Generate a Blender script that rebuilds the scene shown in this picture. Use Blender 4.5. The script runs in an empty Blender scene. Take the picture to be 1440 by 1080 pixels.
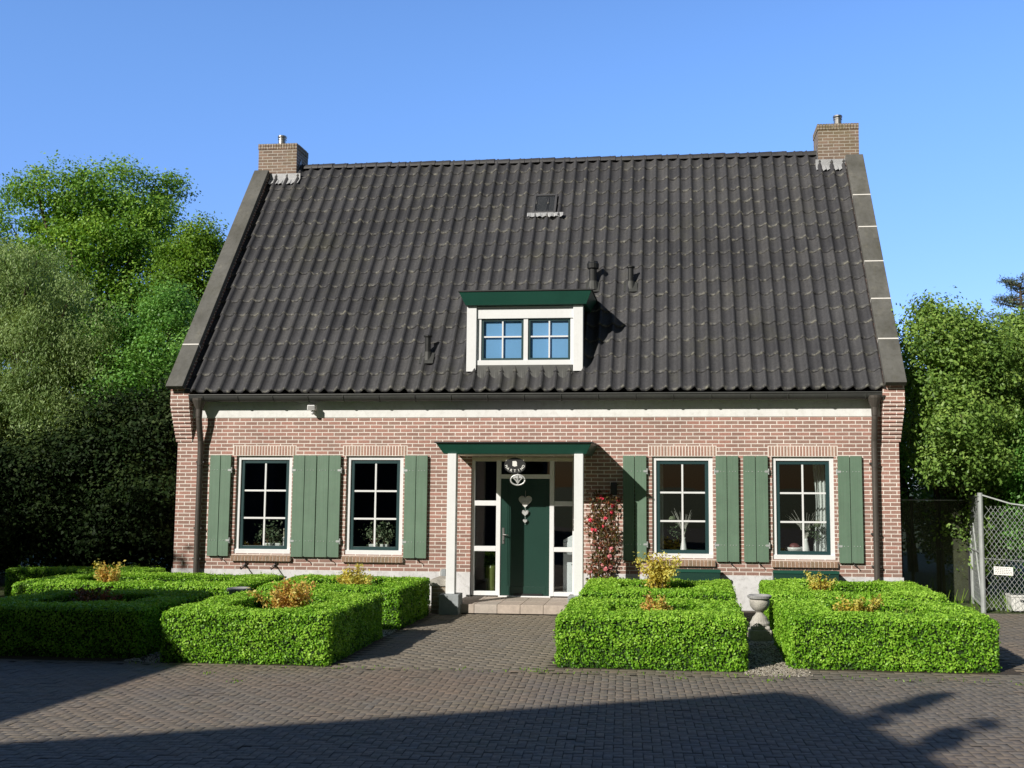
import bpy, bmesh, math, random
import numpy as np
from mathutils import Vector, Matrix, Euler
R = math.radians
random.seed(7)
rng = np.random.default_rng(11)
scene = bpy.context.scene
col = scene.collection

# ------------------------------------------------------------------ helpers
def tag(o, label=None, cat=None, group=None, kind=None):
    if label: o['label'] = label
    if cat: o['category'] = cat
    if group: o['group'] = group
    if kind: o['kind'] = kind
    return o

def empty(name, loc=(0, 0, 0), rz=0.0):
    o = bpy.data.objects.new(name, None)
    o.empty_display_size = 0.2
    o.location = loc
    o.rotation_euler = (0, 0, rz)
    col.objects.link(o)
    return o

def thing(name, label, cat, loc=(0, 0, 0), rz=0.0, group=None):
    return tag(empty(name, loc, rz), label, cat, group)

def link_mesh(name, me, mat, parent=None, bevel=0.0, smooth=False):
    o = bpy.data.objects.new(name, me)
    col.objects.link(o)
    if mat: me.materials.append(mat)
    if smooth:
        me.polygons.foreach_set('use_smooth', [True] * len(me.polygons))
    if parent is not None:
        o.parent = parent
        if parent.type == 'EMPTY':     # shapes are written in world coordinates
            o.matrix_parent_inverse = parent.matrix_basis.inverted()
    if bevel > 0:
        b = o.modifiers.new('bevel', 'BEVEL'); b.width = bevel; b.segments = 2; b.limit_method = 'ANGLE'
        b.harden_normals = False
    return o

class MB:
    def __init__(s): s.v = []; s.f = []; s.marks = []
    def mark(s): s.marks.append((len(s.v), len(s.f))); return s      # a new piece starts here
    def add(s, vs, fs):
        n = len(s.v); s.v += [tuple(p) for p in vs]; s.f += [tuple(i + n for i in f) for f in fs]; return s
    def box(s, x0, x1, y0, y1, z0, z1):
        vs = [(x0,y0,z0),(x1,y0,z0),(x1,y1,z0),(x0,y1,z0),(x0,y0,z1),(x1,y0,z1),(x1,y1,z1),(x0,y1,z1)]
        return s.add(vs, [(0,3,2,1),(4,5,6,7),(0,1,5,4),(1,2,6,5),(2,3,7,6),(3,0,4,7)])
    def hexa(s, vs):
        return s.add(vs, [(0,3,2,1),(4,5,6,7),(0,1,5,4),(1,2,6,5),(2,3,7,6),(3,0,4,7)])
    def prism(s, poly, a, b, axis='x'):
        n = len(poly)
        def P(p, t):
            return (t, p[0], p[1]) if axis == 'x' else ((p[0], t, p[1]) if axis == 'y' else (p[0], p[1], t))
        vs = [P(p, a) for p in poly] + [P(p, b) for p in poly]
        fs = [tuple(range(n))[::-1], tuple(range(n, 2*n))]
        fs += [(i, (i+1) % n, n + (i+1) % n, n + i) for i in range(n)]
        return s.add(vs, fs)
    def tube(s, pts, radii, seg=8, cap=True):
        pts = [Vector(p) for p in pts]
        if not hasattr(radii, '__len__'): radii = [radii] * len(pts)
        rings = []; up = None
        for i, p in enumerate(pts):
            t = (pts[min(i+1, len(pts)-1)] - pts[max(i-1, 0)])
            if t.length < 1e-9: t = Vector((0,0,1))
            t.normalize()
            if up is None:
                up = Vector((1,0,0)) if abs(t.x) < .9 else Vector((0,1,0))
            a = (up - t * up.dot(t)).normalized(); b = t.cross(a); up = a
            rings.append([p + (a*math.cos(2*math.pi*k/seg) + b*math.sin(2*math.pi*k/seg)) * radii[i] for k in range(seg)])
        vs = [v for r in rings for v in r]; fs = []
        for i in range(len(pts)-1):
            for k in range(seg):
                k2 = (k+1) % seg
                fs.append((i*seg+k, i*seg+k2, (i+1)*seg+k2, (i+1)*seg+k))
        if cap:
            fs.append(tuple(range(seg))[::-1]); m = (len(pts)-1)*seg; fs.append(tuple(range(m, m+seg)))
        return s.add(vs, fs)
    def lathe(s, prof, c=(0,0,0), seg=24):
        vs = []; fs = []
        for r, z in prof:
            for k in range(seg):
                a = 2*math.pi*k/seg
                vs.append((c[0]+r*math.cos(a), c[1]+r*math.sin(a), c[2]+z))
        for i in range(len(prof)-1):
            for k in range(seg):
                k2 = (k+1) % seg
                fs.append((i*seg+k, i*seg+k2, (i+1)*seg+k2, (i+1)*seg+k))
        fs.append(tuple(range(seg))[::-1]); m = (len(prof)-1)*seg; fs.append(tuple(range(m, m+seg)))
        return s.add(vs, fs)
    def build(s, name, mat, parent=None, bevel=0.0, smooth=False):
        mk = s.marks + [(len(s.v), len(s.f))]
        if not s.marks: mk = [(0, 0)] + mk
        elif mk[0] != (0, 0): mk[0] = (0, 0)
        out = None
        for (v0, f0), (v1, f1) in zip(mk[:-1], mk[1:]):
            if f1 == f0: continue
            me = bpy.data.meshes.new(name); me.from_pydata(s.v[v0:v1], [], [tuple(i - v0 for i in f) for f in s.f[f0:f1]]); me.update()
            o = link_mesh(name, me, mat, parent, bevel, smooth); out = out or o
        return out

def quad_mesh(name, V, nq, mat, parent=None, attrs=None, smooth=False):
    """V (nq*4,3) vertices of separate quads."""
    me = bpy.data.meshes.new(name)
    me.vertices.add(nq*4); me.vertices.foreach_set('co', np.ascontiguousarray(V, np.float32).ravel())
    me.loops.add(nq*4); me.loops.foreach_set('vertex_index', np.arange(nq*4, dtype=np.int32))
    me.polygons.add(nq); me.polygons.foreach_set('loop_start', np.arange(0, nq*4, 4, dtype=np.int32))
    me.update(calc_edges=True)
    if attrs:
        for k, a in attrs.items():
            at = me.attributes.new(k, 'FLOAT', 'FACE'); at.data.foreach_set('value', np.ascontiguousarray(a, np.float32))
    return link_mesh(name, me, mat, parent, 0, smooth)

def unit(a): return a / np.maximum(np.linalg.norm(a, axis=1, keepdims=True), 1e-9)

def leaf_quads(P, N, L, Wd, rg, tilt=.6, droop=0.0):
    n = len(P)
    N = unit(N + rg.normal(0, tilt, (n, 3)))
    T = rg.normal(0, 1, (n, 3)); T[:, 2] -= droop
    T = unit(T - N * (T * N).sum(1, keepdims=True))
    S = np.cross(N, T)
    L = np.asarray(L).reshape(-1, 1) * np.ones((n, 1)); Wd = np.asarray(Wd).reshape(-1, 1) * np.ones((n, 1))
    a = P - T*L*.5; c = P + T*L*.5
    b = P + S*Wd*.5 + N*Wd*.18; d = P - S*Wd*.5 + N*Wd*.18
    return np.stack([a, b, c, d], 1).reshape(-1, 3)

# ------------------------------------------------------------------ materials
def newmat(name):
    m = bpy.data.materials.new(name); m.use_nodes = True
    nt = m.node_tree
    bs = nt.nodes['Principled BSDF']
    return m, nt, bs
def nd(nt, t, **kw):
    n = nt.nodes.new(t)
    for k, v in kw.items():
        if hasattr(n, k): setattr(n, k, v)
        else: n.inputs[k].default_value = v
    return n
def lk(nt, a, b): nt.links.new(a, b)
def rgba(c): return (c[0], c[1], c[2], 1)
def noise(nt, scale, detail=4, rough=.6, vec=None):
    n = nd(nt, 'ShaderNodeTexNoise'); n.inputs['Scale'].default_value = scale
    n.inputs['Detail'].default_value = detail; n.inputs['Roughness'].default_value = rough
    if vec is None:
        g = nd(nt, 'ShaderNodeNewGeometry'); vec = g.outputs['Position']
    lk(nt, vec, n.inputs['Vector']); return n
def ramp(nt, fac, stops):
    r = nd(nt, 'ShaderNodeValToRGB'); e = r.color_ramp.elements
    while len(e) < len(stops): e.new(.5)
    for i, (p, c) in enumerate(stops):
        e[i].position = p; e[i].color = rgba(c) if len(c) == 3 else c
    lk(nt, fac, r.inputs[0]); return r
def mixc(nt, fac, a, b, mode='MIX'):
    m = nd(nt, 'ShaderNodeMix'); m.data_type = 'RGBA'; m.blend_type = mode
    for src, i in ((fac, 0), (a, 6), (b, 7)):
        if isinstance(src, (int, float)): m.inputs[i].default_value = src
        elif isinstance(src, tuple): m.inputs[i].default_value = rgba(src)
        else: lk(nt, src, m.inputs[i])
    return m.outputs[2]
def bump(nt, h, strength, dist, bs):
    b = nd(nt, 'ShaderNodeBump'); b.inputs['Strength'].default_value = strength; b.inputs['Distance'].default_value = dist
    lk(nt, h, b.inputs['Height']); lk(nt, b.outputs[0], bs.inputs['Normal']); return b

def paint(name, c, rough=.5, var=.12, dirt=(.1,.09,.07), dirtamt=.15, scale=3.0, metallic=0.0, bumpy=.05):
    m, nt, bs = newmat(name)
    n1 = noise(nt, scale, 6, .65); n2 = noise(nt, scale*9, 3, .6)
    lo = tuple(x*(1-var) for x in c); hi = tuple(min(1, x*(1+var)) for x in c)
    r = ramp(nt, n1.outputs[0], [(.3, lo), (.7, hi)])
    dr = ramp(nt, n2.outputs[0], [(.5, (0,0,0)), (.78, (dirtamt,)*3)])
    cc = mixc(nt, dr.outputs[0], r.outputs[0], tuple(dirt))
    lk(nt, cc, bs.inputs['Base Color']); bs.inputs['Roughness'].default_value = rough
    bs.inputs['Metallic'].default_value = metallic
    if bumpy: bump(nt, n2.outputs[0], bumpy*4, .004, bs)
    return m

def streaks(mat, base_amt=.3, sx=30, sz=1.2, dark=(.5,.5,.5), axis='x', lo=.45, hi=.75, bmp=0.0):
    """vertical grain or rain streaks over an existing paint"""
    nt = mat.node_tree; bs = nt.nodes['Principled BSDF']
    g = nd(nt, 'ShaderNodeNewGeometry'); mp = nd(nt, 'ShaderNodeMapping'); mp.inputs['Scale'].default_value = (sx, sx*.3, sz); lk(nt, g.outputs['Position'], mp.inputs[0])
    n = noise(nt, 1.0, 5, .65, mp.outputs[0]); r = ramp(nt, n.outputs[0], [(lo, (0,0,0)), (hi, (base_amt,)*3)])
    src = bs.inputs['Base Color'].links[0].from_socket
    cc = mixc(nt, r.outputs[0], src, mixc(nt, 1.0, src, dark, 'MULTIPLY')); lk(nt, cc, bs.inputs['Base Color'])
    return mat

def wallvec(nt):
    g = nd(nt, 'ShaderNodeNewGeometry')
    sp = nd(nt, 'ShaderNodeSeparateXYZ'); lk(nt, g.outputs['Position'], sp.inputs[0])
    sn = nd(nt, 'ShaderNodeSeparateXYZ'); lk(nt, g.outputs['True Normal'], sn.inputs[0])
    ab = nd(nt, 'ShaderNodeMath', operation='ABSOLUTE'); lk(nt, sn.outputs[0], ab.inputs[0])
    gt = nd(nt, 'ShaderNodeMath', operation='GREATER_THAN'); lk(nt, ab.outputs[0], gt.inputs[0]); gt.inputs[1].default_value = .7
    mx = nd(nt, 'ShaderNodeMix'); lk(nt, gt.outputs[0], mx.inputs[0]); lk(nt, sp.outputs[0], mx.inputs[2]); lk(nt, sp.outputs[1], mx.inputs[3])
    cb = nd(nt, 'ShaderNodeCombineXYZ'); lk(nt, mx.outputs[0], cb.inputs[0]); lk(nt, sp.outputs[2], cb.inputs[1])
    return cb.outputs[0], sp

def brick_mat(name, c1, c2, mortar, bw=.2235, rh=.067, zoff=.58, msize=.008, moss=0.0, mvar=.12):
    m, nt, bs = newmat(name)
    vec, sp = wallvec(nt)
    mp = nd(nt, 'ShaderNodeMapping'); mp.inputs['Location'].default_value = (.03, -zoff, 0); lk(nt, vec, mp.inputs[0])
    # slight waviness of the courses
    wn = noise(nt, 2.3, 2, .5)
    ws = nd(nt, 'ShaderNodeVectorMath', operation='MULTIPLY_ADD')
    lk(nt, wn.outputs['Color'], ws.inputs[0]); ws.inputs[1].default_value = (.012, .006, 0); lk(nt, mp.outputs[0], ws.inputs[2])
    bt = nd(nt, 'ShaderNodeTexBrick'); bt.offset = .5; bt.offset_frequency = 2; bt.squash = 1
    for k, v in (('Scale', 1), ('Mortar Size', msize), ('Mortar Smooth', .15), ('Bias', 0), ('Brick Width', bw), ('Row Height', rh)):
        bt.inputs[k].default_value = v
    bt.inputs['Color1'].default_value = (0,0,0,1); bt.inputs['Color2'].default_value = (1,1,1,1); bt.inputs['Mortar'].default_value = (.5,.5,.5,1)
    lk(nt, ws.outputs[0], bt.inputs['Vector'])
    mid = tuple((a+b)/2 for a, b in zip(c1, c2))
    r = ramp(nt, bt.outputs['Color'], [(0, c1), (.35, mid), (.62, tuple(x*.8 for x in mid)), (1, c2)])
    n1 = noise(nt, 1.1, 5, .6); n2 = noise(nt, 40, 3, .7)
    st = ramp(nt, n1.outputs[0], [(.3, (1-mvar*1.6,)*3), (.7, (1+mvar,)*3)])
    bc = mixc(nt, 1.0, r.outputs[0], st.outputs[0], 'MULTIPLY')
    gr = ramp(nt, n2.outputs[0], [(.3, (.75,)*3), (.7, (1.15,)*3)])
    bc = mixc(nt, 1.0, bc, gr.outputs[0], 'MULTIPLY')
    mr = mixc(nt, 1.0, tuple(mortar), st.outputs[0], 'MULTIPLY')
    mr = mixc(nt, .6, mr, gr.outputs[0], 'MULTIPLY')
    cc = mixc(nt, bt.outputs['Fac'], bc, mr)
    # grime splash near the ground
    mrn = nd(nt, 'ShaderNodeMapRange'); lk(nt, sp.outputs[2], mrn.inputs[0]); mrn.inputs[1].default_value = .45; mrn.inputs[2].default_value = 1.3
    mrn.inputs[3].default_value = .35; mrn.inputs[4].default_value = 0
    gm = nd(nt, 'ShaderNodeMath', operation='MULTIPLY'); lk(nt, mrn.outputs[0], gm.inputs[0]); lk(nt, n1.outputs[0], gm.inputs[1])
    cc = mixc(nt, gm.outputs[0], cc, (.10,.085,.065))
    if moss > 0:
        nm = noise(nt, 2.2, 6, .75)
        mz = nd(nt, 'ShaderNodeMapRange'); lk(nt, sp.outputs[2], mz.inputs[0]); mz.inputs[1].default_value = 8.9; mz.inputs[2].default_value = 9.65; mz.inputs[3].default_value = .2; mz.inputs[4].default_value = 1.0
        mm = ramp(nt, nm.outputs[0], [(.42, (0,0,0)), (.62, (moss,)*3)])
        m2 = nd(nt, 'ShaderNodeMath', operation='MULTIPLY'); lk(nt, mm.outputs[0], m2.inputs[0]); lk(nt, mz.outputs[0], m2.inputs[1])
        cc = mixc(nt, m2.outputs[0], cc, (.13,.12,.03))
    lk(nt, cc, bs.inputs['Base Color']); bs.inputs['Roughness'].default_value = .9
    inv = nd(nt, 'ShaderNodeMath', operation='SUBTRACT'); inv.inputs[0].default_value = 1; lk(nt, bt.outputs['Fac'], inv.inputs[1])
    ad = nd(nt, 'ShaderNodeMath', operation='MULTIPLY_ADD'); lk(nt, n2.outputs[0], ad.inputs[0]); ad.inputs[1].default_value = .4; lk(nt, inv.outputs[0], ad.inputs[2])
    bump(nt, ad.outputs[0], .8, .006, bs)
    return m

def island_mat(name, stops, rough=.85, nscale=25, amt=.25, bumpd=.003, patch=None):
    m, nt, bs = newmat(name)
    g = nd(nt, 'ShaderNodeNewGeometry')
    r = ramp(nt, g.outputs['Random Per Island'], stops)
    n = noise(nt, nscale, 4, .65)
    gr = ramp(nt, n.outputs[0], [(.3, (1-amt,)*3), (.7, (1+amt,)*3)])
    cc = mixc(nt, 1.0, r.outputs[0], gr.outputs[0], 'MULTIPLY')
    if patch:
        for (sc, lo, hi, colr, a) in patch:
            p = noise(nt, sc, 5, .6); pr = ramp(nt, p.outputs[0], [(lo, (0,0,0)), (hi, (a,)*3)])
            cc = mixc(nt, pr.outputs[0], cc, colr)
    lk(nt, cc, bs.inputs['Base Color']); bs.inputs['Roughness'].default_value = rough
    bump(nt, n.outputs[0], .6, bumpd, bs)
    return m

def leaf_mat(name, dark, mid, light, trans=.3, rough=.45, spec=.3):
    m, nt, bs = newmat(name)
    a = nd(nt, 'ShaderNodeAttribute'); a.attribute_name = 'var'
    r = ramp(nt, a.outputs['Fac'], [(0, dark), (.5, mid), (1, light)])
    lk(nt, r.outputs[0], bs.inputs['Base Color']); bs.inputs['Roughness'].default_value = rough
    bs.inputs['Specular IOR Level'].default_value = spec
    tr = nd(nt, 'ShaderNodeBsdfTranslucent')
    yel = mixc(nt, 1.0, r.outputs[0], (1.25, 1.1, .55), 'MULTIPLY'); lk(nt, yel, tr.inputs[0])
    mx = nd(nt, 'ShaderNodeMixShader'); mx.inputs[0].default_value = trans
    lk(nt, bs.outputs[0], mx.inputs[1]); lk(nt, tr.outputs[0], mx.inputs[2])
    lk(nt, mx.outputs[0], nt.nodes['Material Output'].inputs[0])
    return m

def glass_mat(name, tint=(.85,.9,.9), ior=1.5, extra=0.0):
    m = bpy.data.materials.new(name); m.use_nodes = True; nt = m.node_tree; nt.nodes.clear()
    out = nd(nt, 'ShaderNodeOutputMaterial'); tr = nd(nt, 'ShaderNodeBsdfTransparent'); tr.inputs[0].default_value = rgba(tint)
    gl = nd(nt, 'ShaderNodeBsdfGlossy'); gl.inputs['Roughness'].default_value = .015
    lw = nd(nt, 'ShaderNodeLayerWeight'); lw.inputs[0].default_value = .5
    fr = nd(nt, 'ShaderNodeMath', operation='POWER'); lk(nt, lw.outputs['Facing'], fr.inputs[0]); fr.inputs[1].default_value = 4.0
    # faint waviness of old double glazing
    n = noise(nt, 1.6, 1, .4); b = nd(nt, 'ShaderNodeBump'); b.inputs['Strength'].default_value = .04; b.inputs['Distance'].default_value = .02
    lk(nt, n.outputs[0], b.inputs['Height']); lk(nt, b.outputs[0], gl.inputs['Normal'])
    ad = nd(nt, 'ShaderNodeMath', operation='MULTIPLY_ADD'); lk(nt, fr.outputs[0], ad.inputs[0]); ad.inputs[1].default_value = .9; ad.inputs[2].default_value = .095 + extra
    mx = nd(nt, 'ShaderNodeMixShader'); lk(nt, ad.outputs[0], mx.inputs[0]); lk(nt, tr.outputs[0], mx.inputs[1]); lk(nt, gl.outputs[0], mx.inputs[2])
    lk(nt, mx.outputs[0], out.inputs[0]); return m

M = {}
M['brick'] = brick_mat('brickwork', (.47,.25,.205), (.37,.24,.20), (.87,.79,.73))
M['chimbrick'] = brick_mat('chimney_brick', (.33,.225,.175), (.26,.19,.15), (.55,.51,.46), zoff=8.6, moss=.55)
M['lowbrick'] = brick_mat('low_wall_brick', (.42,.32,.23), (.34,.27,.20), (.55,.50,.42), zoff=0)
M['unit'] = island_mat('laid_brick', [(0, (.35,.20,.16)), (.4, (.42,.24,.19)), (.7, (.32,.21,.17)), (1, (.44,.28,.22))], .9, 40, .25)
M['sillbrick'] = island_mat('sill_brick', [(0, (.30,.20,.14)), (.5, (.36,.23,.16)), (1, (.26,.19,.13))], .9, 40, .3, patch=[(6, .5, .7, (.16,.15,.09), .6)])
M['dark_render'] = paint('dark_render', (.045,.048,.055), .9, .2)
M['mortar'] = paint('mortar', (.85,.78,.72), .95, .12, (.3,.27,.22), .3)
M['plinth'] = paint('plinth_render', (.70,.70,.72), .9, .10, (.22,.22,.20), .45, 1.6)
M['plinth_g'] = paint('plinth_stone', (.33,.36,.38), .8, .12, (.12,.12,.10), .4, 2.5)
M['frieze'] = paint('frieze_render', (.82,.825,.82), .8, .06, (.45,.43,.38), .35, 1.2)
M['white'] = paint('white_paint', (.82,.835,.855), .35, .03, (.5,.48,.44), .12, 2.0, bumpy=.01)
M['cream'] = paint('cream_paint', (.70,.66,.52), .4, .06, (.35,.30,.2), .2, 2.0, bumpy=.01)
M['shutter'] = paint('sage_paint', (.135,.22,.155), .55, .10, (.17,.22,.17), .35, 2.6, bumpy=.03)
M['green'] = paint('dark_green_paint', (.016,.085,.062), .35, .08, (.03,.08,.06), .2, 2.2, bumpy=.01)
M['frame_grey'] = paint('roof_window_frame', (.07,.07,.075), .5, .15, (.15,.15,.15), .3, 4)
M['boxgreen'] = paint('box_green_paint', (.012,.05,.038), .4, .1, (.04,.06,.05), .2, 2.2, bumpy=.01)
M['door'] = paint('door_green_paint', (.012,.048,.036), .35, .05, (.03,.06,.05), .15, 2.2, bumpy=.005)
M['teal'] = paint('sash_paint', (.015,.05,.055), .4, .08, (.04,.06,.06), .1, bumpy=0)
M['zinc'] = paint('dark_zinc', (.052,.054,.052), .55, .2, (.10,.105,.09), .4, 2.5, .15)
M['pipe'] = paint('brown_zinc_pipe', (.085,.075,.066), .55, .15, (.05,.045,.04), .4, 3, .2)
M['lead'] = paint('lead_sheet', (.36,.37,.39), .6, .15, (.75,.75,.74), .6, 5, .1)
M['coping'] = paint('coping_concrete', (.135,.134,.125), .9, .22, (.07,.068,.05), .5, 1.6)
M['joint'] = paint('lime_joint', (.78,.76,.72), .9, .05, (.5,.5,.45), .2)
M['black'] = paint('black_metal', (.018,.019,.02), .45, .2, (.04,.04,.04), .3, 4)
M['steel'] = paint('stainless_steel', (.5,.5,.5), .3, .1, (.3,.3,.3), .2, 4, .9, 0)
M['galv'] = paint('galvanised_steel', (.47,.50,.50), .5, .15, (.3,.32,.3), .4, 6, .35)
M['step'] = island_mat('step_tile', [(0, (.42,.37,.32)), (.5, (.50,.42,.36)), (1, (.46,.42,.38))], .8, 12, .15)
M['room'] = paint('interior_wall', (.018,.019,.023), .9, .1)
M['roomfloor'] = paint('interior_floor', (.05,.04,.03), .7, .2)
M['pot'] = paint('white_ceramic', (.78,.78,.76), .25, .03, bumpy=0)
M['greenpot'] = paint('green_glaze', (.16,.19,.05), .3, .15, bumpy=0)
M['curtain'] = paint('white_voile', (.72,.74,.72), .9, .06, bumpy=0)
M['blind'] = paint('blue_blind', (.22,.46,.80), .8, .05, (.2,.4,.7), .1, 1.2, bumpy=0)
M['stone'] = paint('weathered_stone', (.44,.42,.38), .95, .25, (.16,.15,.11), .7, 6, bumpy=.3)
M['stonegrey'] = paint('grey_stone', (.33,.33,.33), .9, .2, (.12,.12,.1), .5, 6, bumpy=.2)
M['bark'] = paint('bark', (.10,.075,.05), .95, .3, (.05,.04,.03), .6, 8, bumpy=.5)
M['twig'] = paint('twig', (.14,.09,.06), .9, .3, (.06,.04,.03), .5, 12)
M['glass'] = glass_mat('window_glass')
M['rglass'] = glass_mat('roof_glass', (.7,.7,.7), extra=.12)
M['soil'] = paint('bed_soil', (.06,.045,.03), .95, .35, (.12,.1,.07), .5, 9, bumpy=.4)
M['silver'] = paint('silver_metal', (.62,.63,.63), .4, .15, (.35,.35,.35), .4, 14, .5, .1)
M['signwhite'] = paint('sign_white', (.82,.82,.80), .5, .02, bumpy=0)
M['red'] = paint('red_petal', (.70,.04,.09), .5, .3, bumpy=0)
M['fruit'] = paint('dull_red_fruit', (.16,.05,.05), .5, .3, bumpy=0)
M['pink'] = paint('pink_petal', (.70,.22,.25), .5, .3, bumpy=0)

streaks(M['shutter'], .55, 90, 1.0, (.62,.66,.62)); streaks(M['shutter'], .5, 14, .5, (1.22,1.2,1.2), lo=.5, hi=.8)
streaks(M['frieze'], .2, 7, .4, (.62,.60,.55)); streaks(M['coping'], .8, 2.5, 1.3, (.5,.5,.42)); streaks(M['coping'], .6, 9, 5, (1.5,1.45,1.3), lo=.55, hi=.75)
streaks(M['white'], .22, 10, .8, (.82,.80,.75), lo=.5, hi=.8); streaks(M['green'], .4, 10, .8, (.75,.8,.8)); streaks(M['plinth'], .6, 3, 1.5, (.6,.58,.54))
# roof tile
m, nt, bs = newmat('roof_tile')
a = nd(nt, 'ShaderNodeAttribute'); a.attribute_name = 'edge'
g = nd(nt, 'ShaderNodeAttribute'); g.attribute_name = 'tile'
r = ramp(nt, g.outputs['Fac'], [(0, (.038,.038,.043)), (.25, (.052,.052,.057)), (.5, (.044,.044,.049)), (.75, (.055,.055,.059)), (1, (.064,.063,.066))])
n1 = noise(nt, .55, 6, .65); n2 = noise(nt, 28, 4, .7); n3 = noise(nt, 9, 4, .7)
st = ramp(nt, n1.outputs[0], [(.32, (.8,)*3), (.68, (1.25,)*3)])
cc = mixc(nt, 1.0, r.outputs[0], st.outputs[0], 'MULTIPLY')
gr = ramp(nt, n2.outputs[0], [(.3, (.7,)*3), (.72, (1.35,)*3)])
cc = mixc(nt, 1.0, cc, gr.outputs[0], 'MULTIPLY')
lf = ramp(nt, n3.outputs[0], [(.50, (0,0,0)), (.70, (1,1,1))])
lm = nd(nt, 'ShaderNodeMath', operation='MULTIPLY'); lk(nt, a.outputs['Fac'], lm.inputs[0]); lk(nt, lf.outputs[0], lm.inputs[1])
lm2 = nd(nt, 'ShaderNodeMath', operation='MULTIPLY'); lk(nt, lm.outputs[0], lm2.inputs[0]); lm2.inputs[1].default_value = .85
cc = mixc(nt, lm2.outputs[0], cc, (.36,.35,.29))  # pale lichen on lower tile edges, doubling as painted sunlit glints
nl = noise(nt, .9, 5, .7); ll = ramp(nt, nl.outputs[0], [(.55, (0,0,0)), (.75, (.35,)*3)])
cc = mixc(nt, ll.outputs[0], cc, (.085,.084,.05))
mps = nd(nt, 'ShaderNodeMapping'); mps.inputs['Scale'].default_value = (4, .35, .35); gps = nd(nt, 'ShaderNodeNewGeometry'); lk(nt, gps.outputs['Position'], mps.inputs[0])
ns = noise(nt, 1.0, 5, .7, mps.outputs[0]); rs = ramp(nt, ns.outputs[0], [(.52, (0,0,0)), (.8, (.22,)*3)]); cc = mixc(nt, rs.outputs[0], cc, (.12,.12,.125))
lk(nt, cc, bs.inputs['Base Color']); bs.inputs['Roughness'].default_value = .62
bump(nt, n2.outputs[0], .5, .004, bs)
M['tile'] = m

PAVE = [(0, (.175,.148,.112)), (.25, (.222,.184,.136)), (.5, (.192,.168,.134)), (.75, (.24,.19,.138)), (1, (.212,.188,.154))]
PPATCH = [(.35, .48, .68, (.25,.17,.12), .5), (1.3, .58, .75, (.13,.135,.075), .45), (.8, .55, .72, (.13,.125,.128), .5), (.12, .45, .6, (.15,.14,.135), .4)]
M['paver'] = island_mat('clay_paver', PAVE, .88, 30, .3, .004, PPATCH)
PPATH = [(0, (.20,.172,.134)), (.5, (.24,.204,.155)), (1, (.215,.192,.158))]
M['pathpaver'] = island_mat('path_paver', PPATH, .88, 30, .25, .004, [(1.3, .6, .78, (.08,.085,.05), .4)])
M['sand'] = paint('joint_sand', (.10,.09,.076), .95, .25, (.05,.06,.03), .6, 4)
M['pebble'] = island_mat('pebbles', [(0, (.33,.29,.22)), (.4, (.46,.42,.34)), (.75, (.22,.19,.15)), (1, (.66,.62,.54))], .8, 30, .2)
# far ground
m, nt, bs = newmat('meadow_ground')
n1 = noise(nt, .25, 6, .65); n2 = noise(nt, 7, 5, .7)
r = ramp(nt, n1.outputs[0], [(.3, (.05,.075,.022)), (.55, (.075,.10,.03)), (.75, (.11,.10,.055))])
gr = ramp(nt, n2.outputs[0], [(.3, (.6,)*3), (.7, (1.4,)*3)])
cc = mixc(nt, 1.0, r.outputs[0], gr.outputs[0], 'MULTIPLY'); lk(nt, cc, bs.inputs['Base Color']); bs.inputs['Roughness'].default_value = .95
bump(nt, n2.outputs[0], .8, .03, bs); M['ground'] = m

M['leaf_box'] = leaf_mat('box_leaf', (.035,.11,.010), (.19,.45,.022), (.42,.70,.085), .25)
M['hedgecore'] = paint('hedge_core', (.018,.045,.007), .9, .4, (.03,.03,.01), .5, 14)
M['leaf_oak'] = leaf_mat('broad_leaf', (.035,.10,.014), (.15,.33,.035), (.33,.54,.08), .3)
M['leaf_lime'] = leaf_mat('fresh_leaf', (.06,.15,.015), (.16,.32,.03), (.29,.46,.055), .35)
M['leaf_willow'] = leaf_mat('willow_leaf', (.05,.10,.025), (.19,.31,.09), (.40,.54,.22), .28)
M['leaf_bright'] = leaf_mat('bright_leaf', (.05,.15,.02), (.14,.35,.06), (.30,.56,.14), .32)
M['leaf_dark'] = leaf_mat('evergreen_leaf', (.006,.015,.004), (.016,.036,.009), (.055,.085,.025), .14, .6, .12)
M['leaf_right'] = leaf_mat('hazel_leaf', (.055,.12,.024), (.18,.32,.06), (.36,.52,.12), .3)
M['needle'] = leaf_mat('pine_needle', (.05,.08,.05), (.10,.14,.09), (.18,.21,.15), .15)
M['leaf_gold'] = leaf_mat('golden_leaf', (.36,.24,.04), (.62,.52,.08), (.74,.72,.20), .3)
M['leaf_orange'] = leaf_mat('orange_leaf', (.46,.20,.06), (.70,.44,.12), (.66,.64,.16), .3)
M['leaf_rose'] = leaf_mat('rose_leaf', (.03,.045,.015), (.12,.10,.03), (.32,.09,.05), .3)
M['leaf_house'] = leaf_mat('houseplant_leaf', (.06,.10,.05), (.16,.22,.12), (.32,.36,.24), .2)
M['netting'] = paint('windbreak_net', (.075,.085,.05), .95, .3, (.05,.05,.03), .5, 5)
nt = M['netting'].node_tree; mx = nd(nt, 'ShaderNodeMixShader'); mx.inputs[0].default_value = .30
tr = nd(nt, 'ShaderNodeBsdfTransparent'); lk(nt, nt.nodes['Principled BSDF'].outputs[0], mx.inputs[1]); lk(nt, tr.outputs[0], mx.inputs[2]); lk(nt, mx.outputs[0], nt.nodes['Material Output'].inputs[0])
M['litter'] = leaf_mat('leaf_litter', (.10,.06,.03), (.26,.19,.10), (.70,.66,.58), .05)
SKY_STR, SKY_AIR, SKY_DUST, SKY_OZ = .15, 1.0, .3, 2.5
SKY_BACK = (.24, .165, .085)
SKY_TINT = (.95, 1.22, 1.62)
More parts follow.
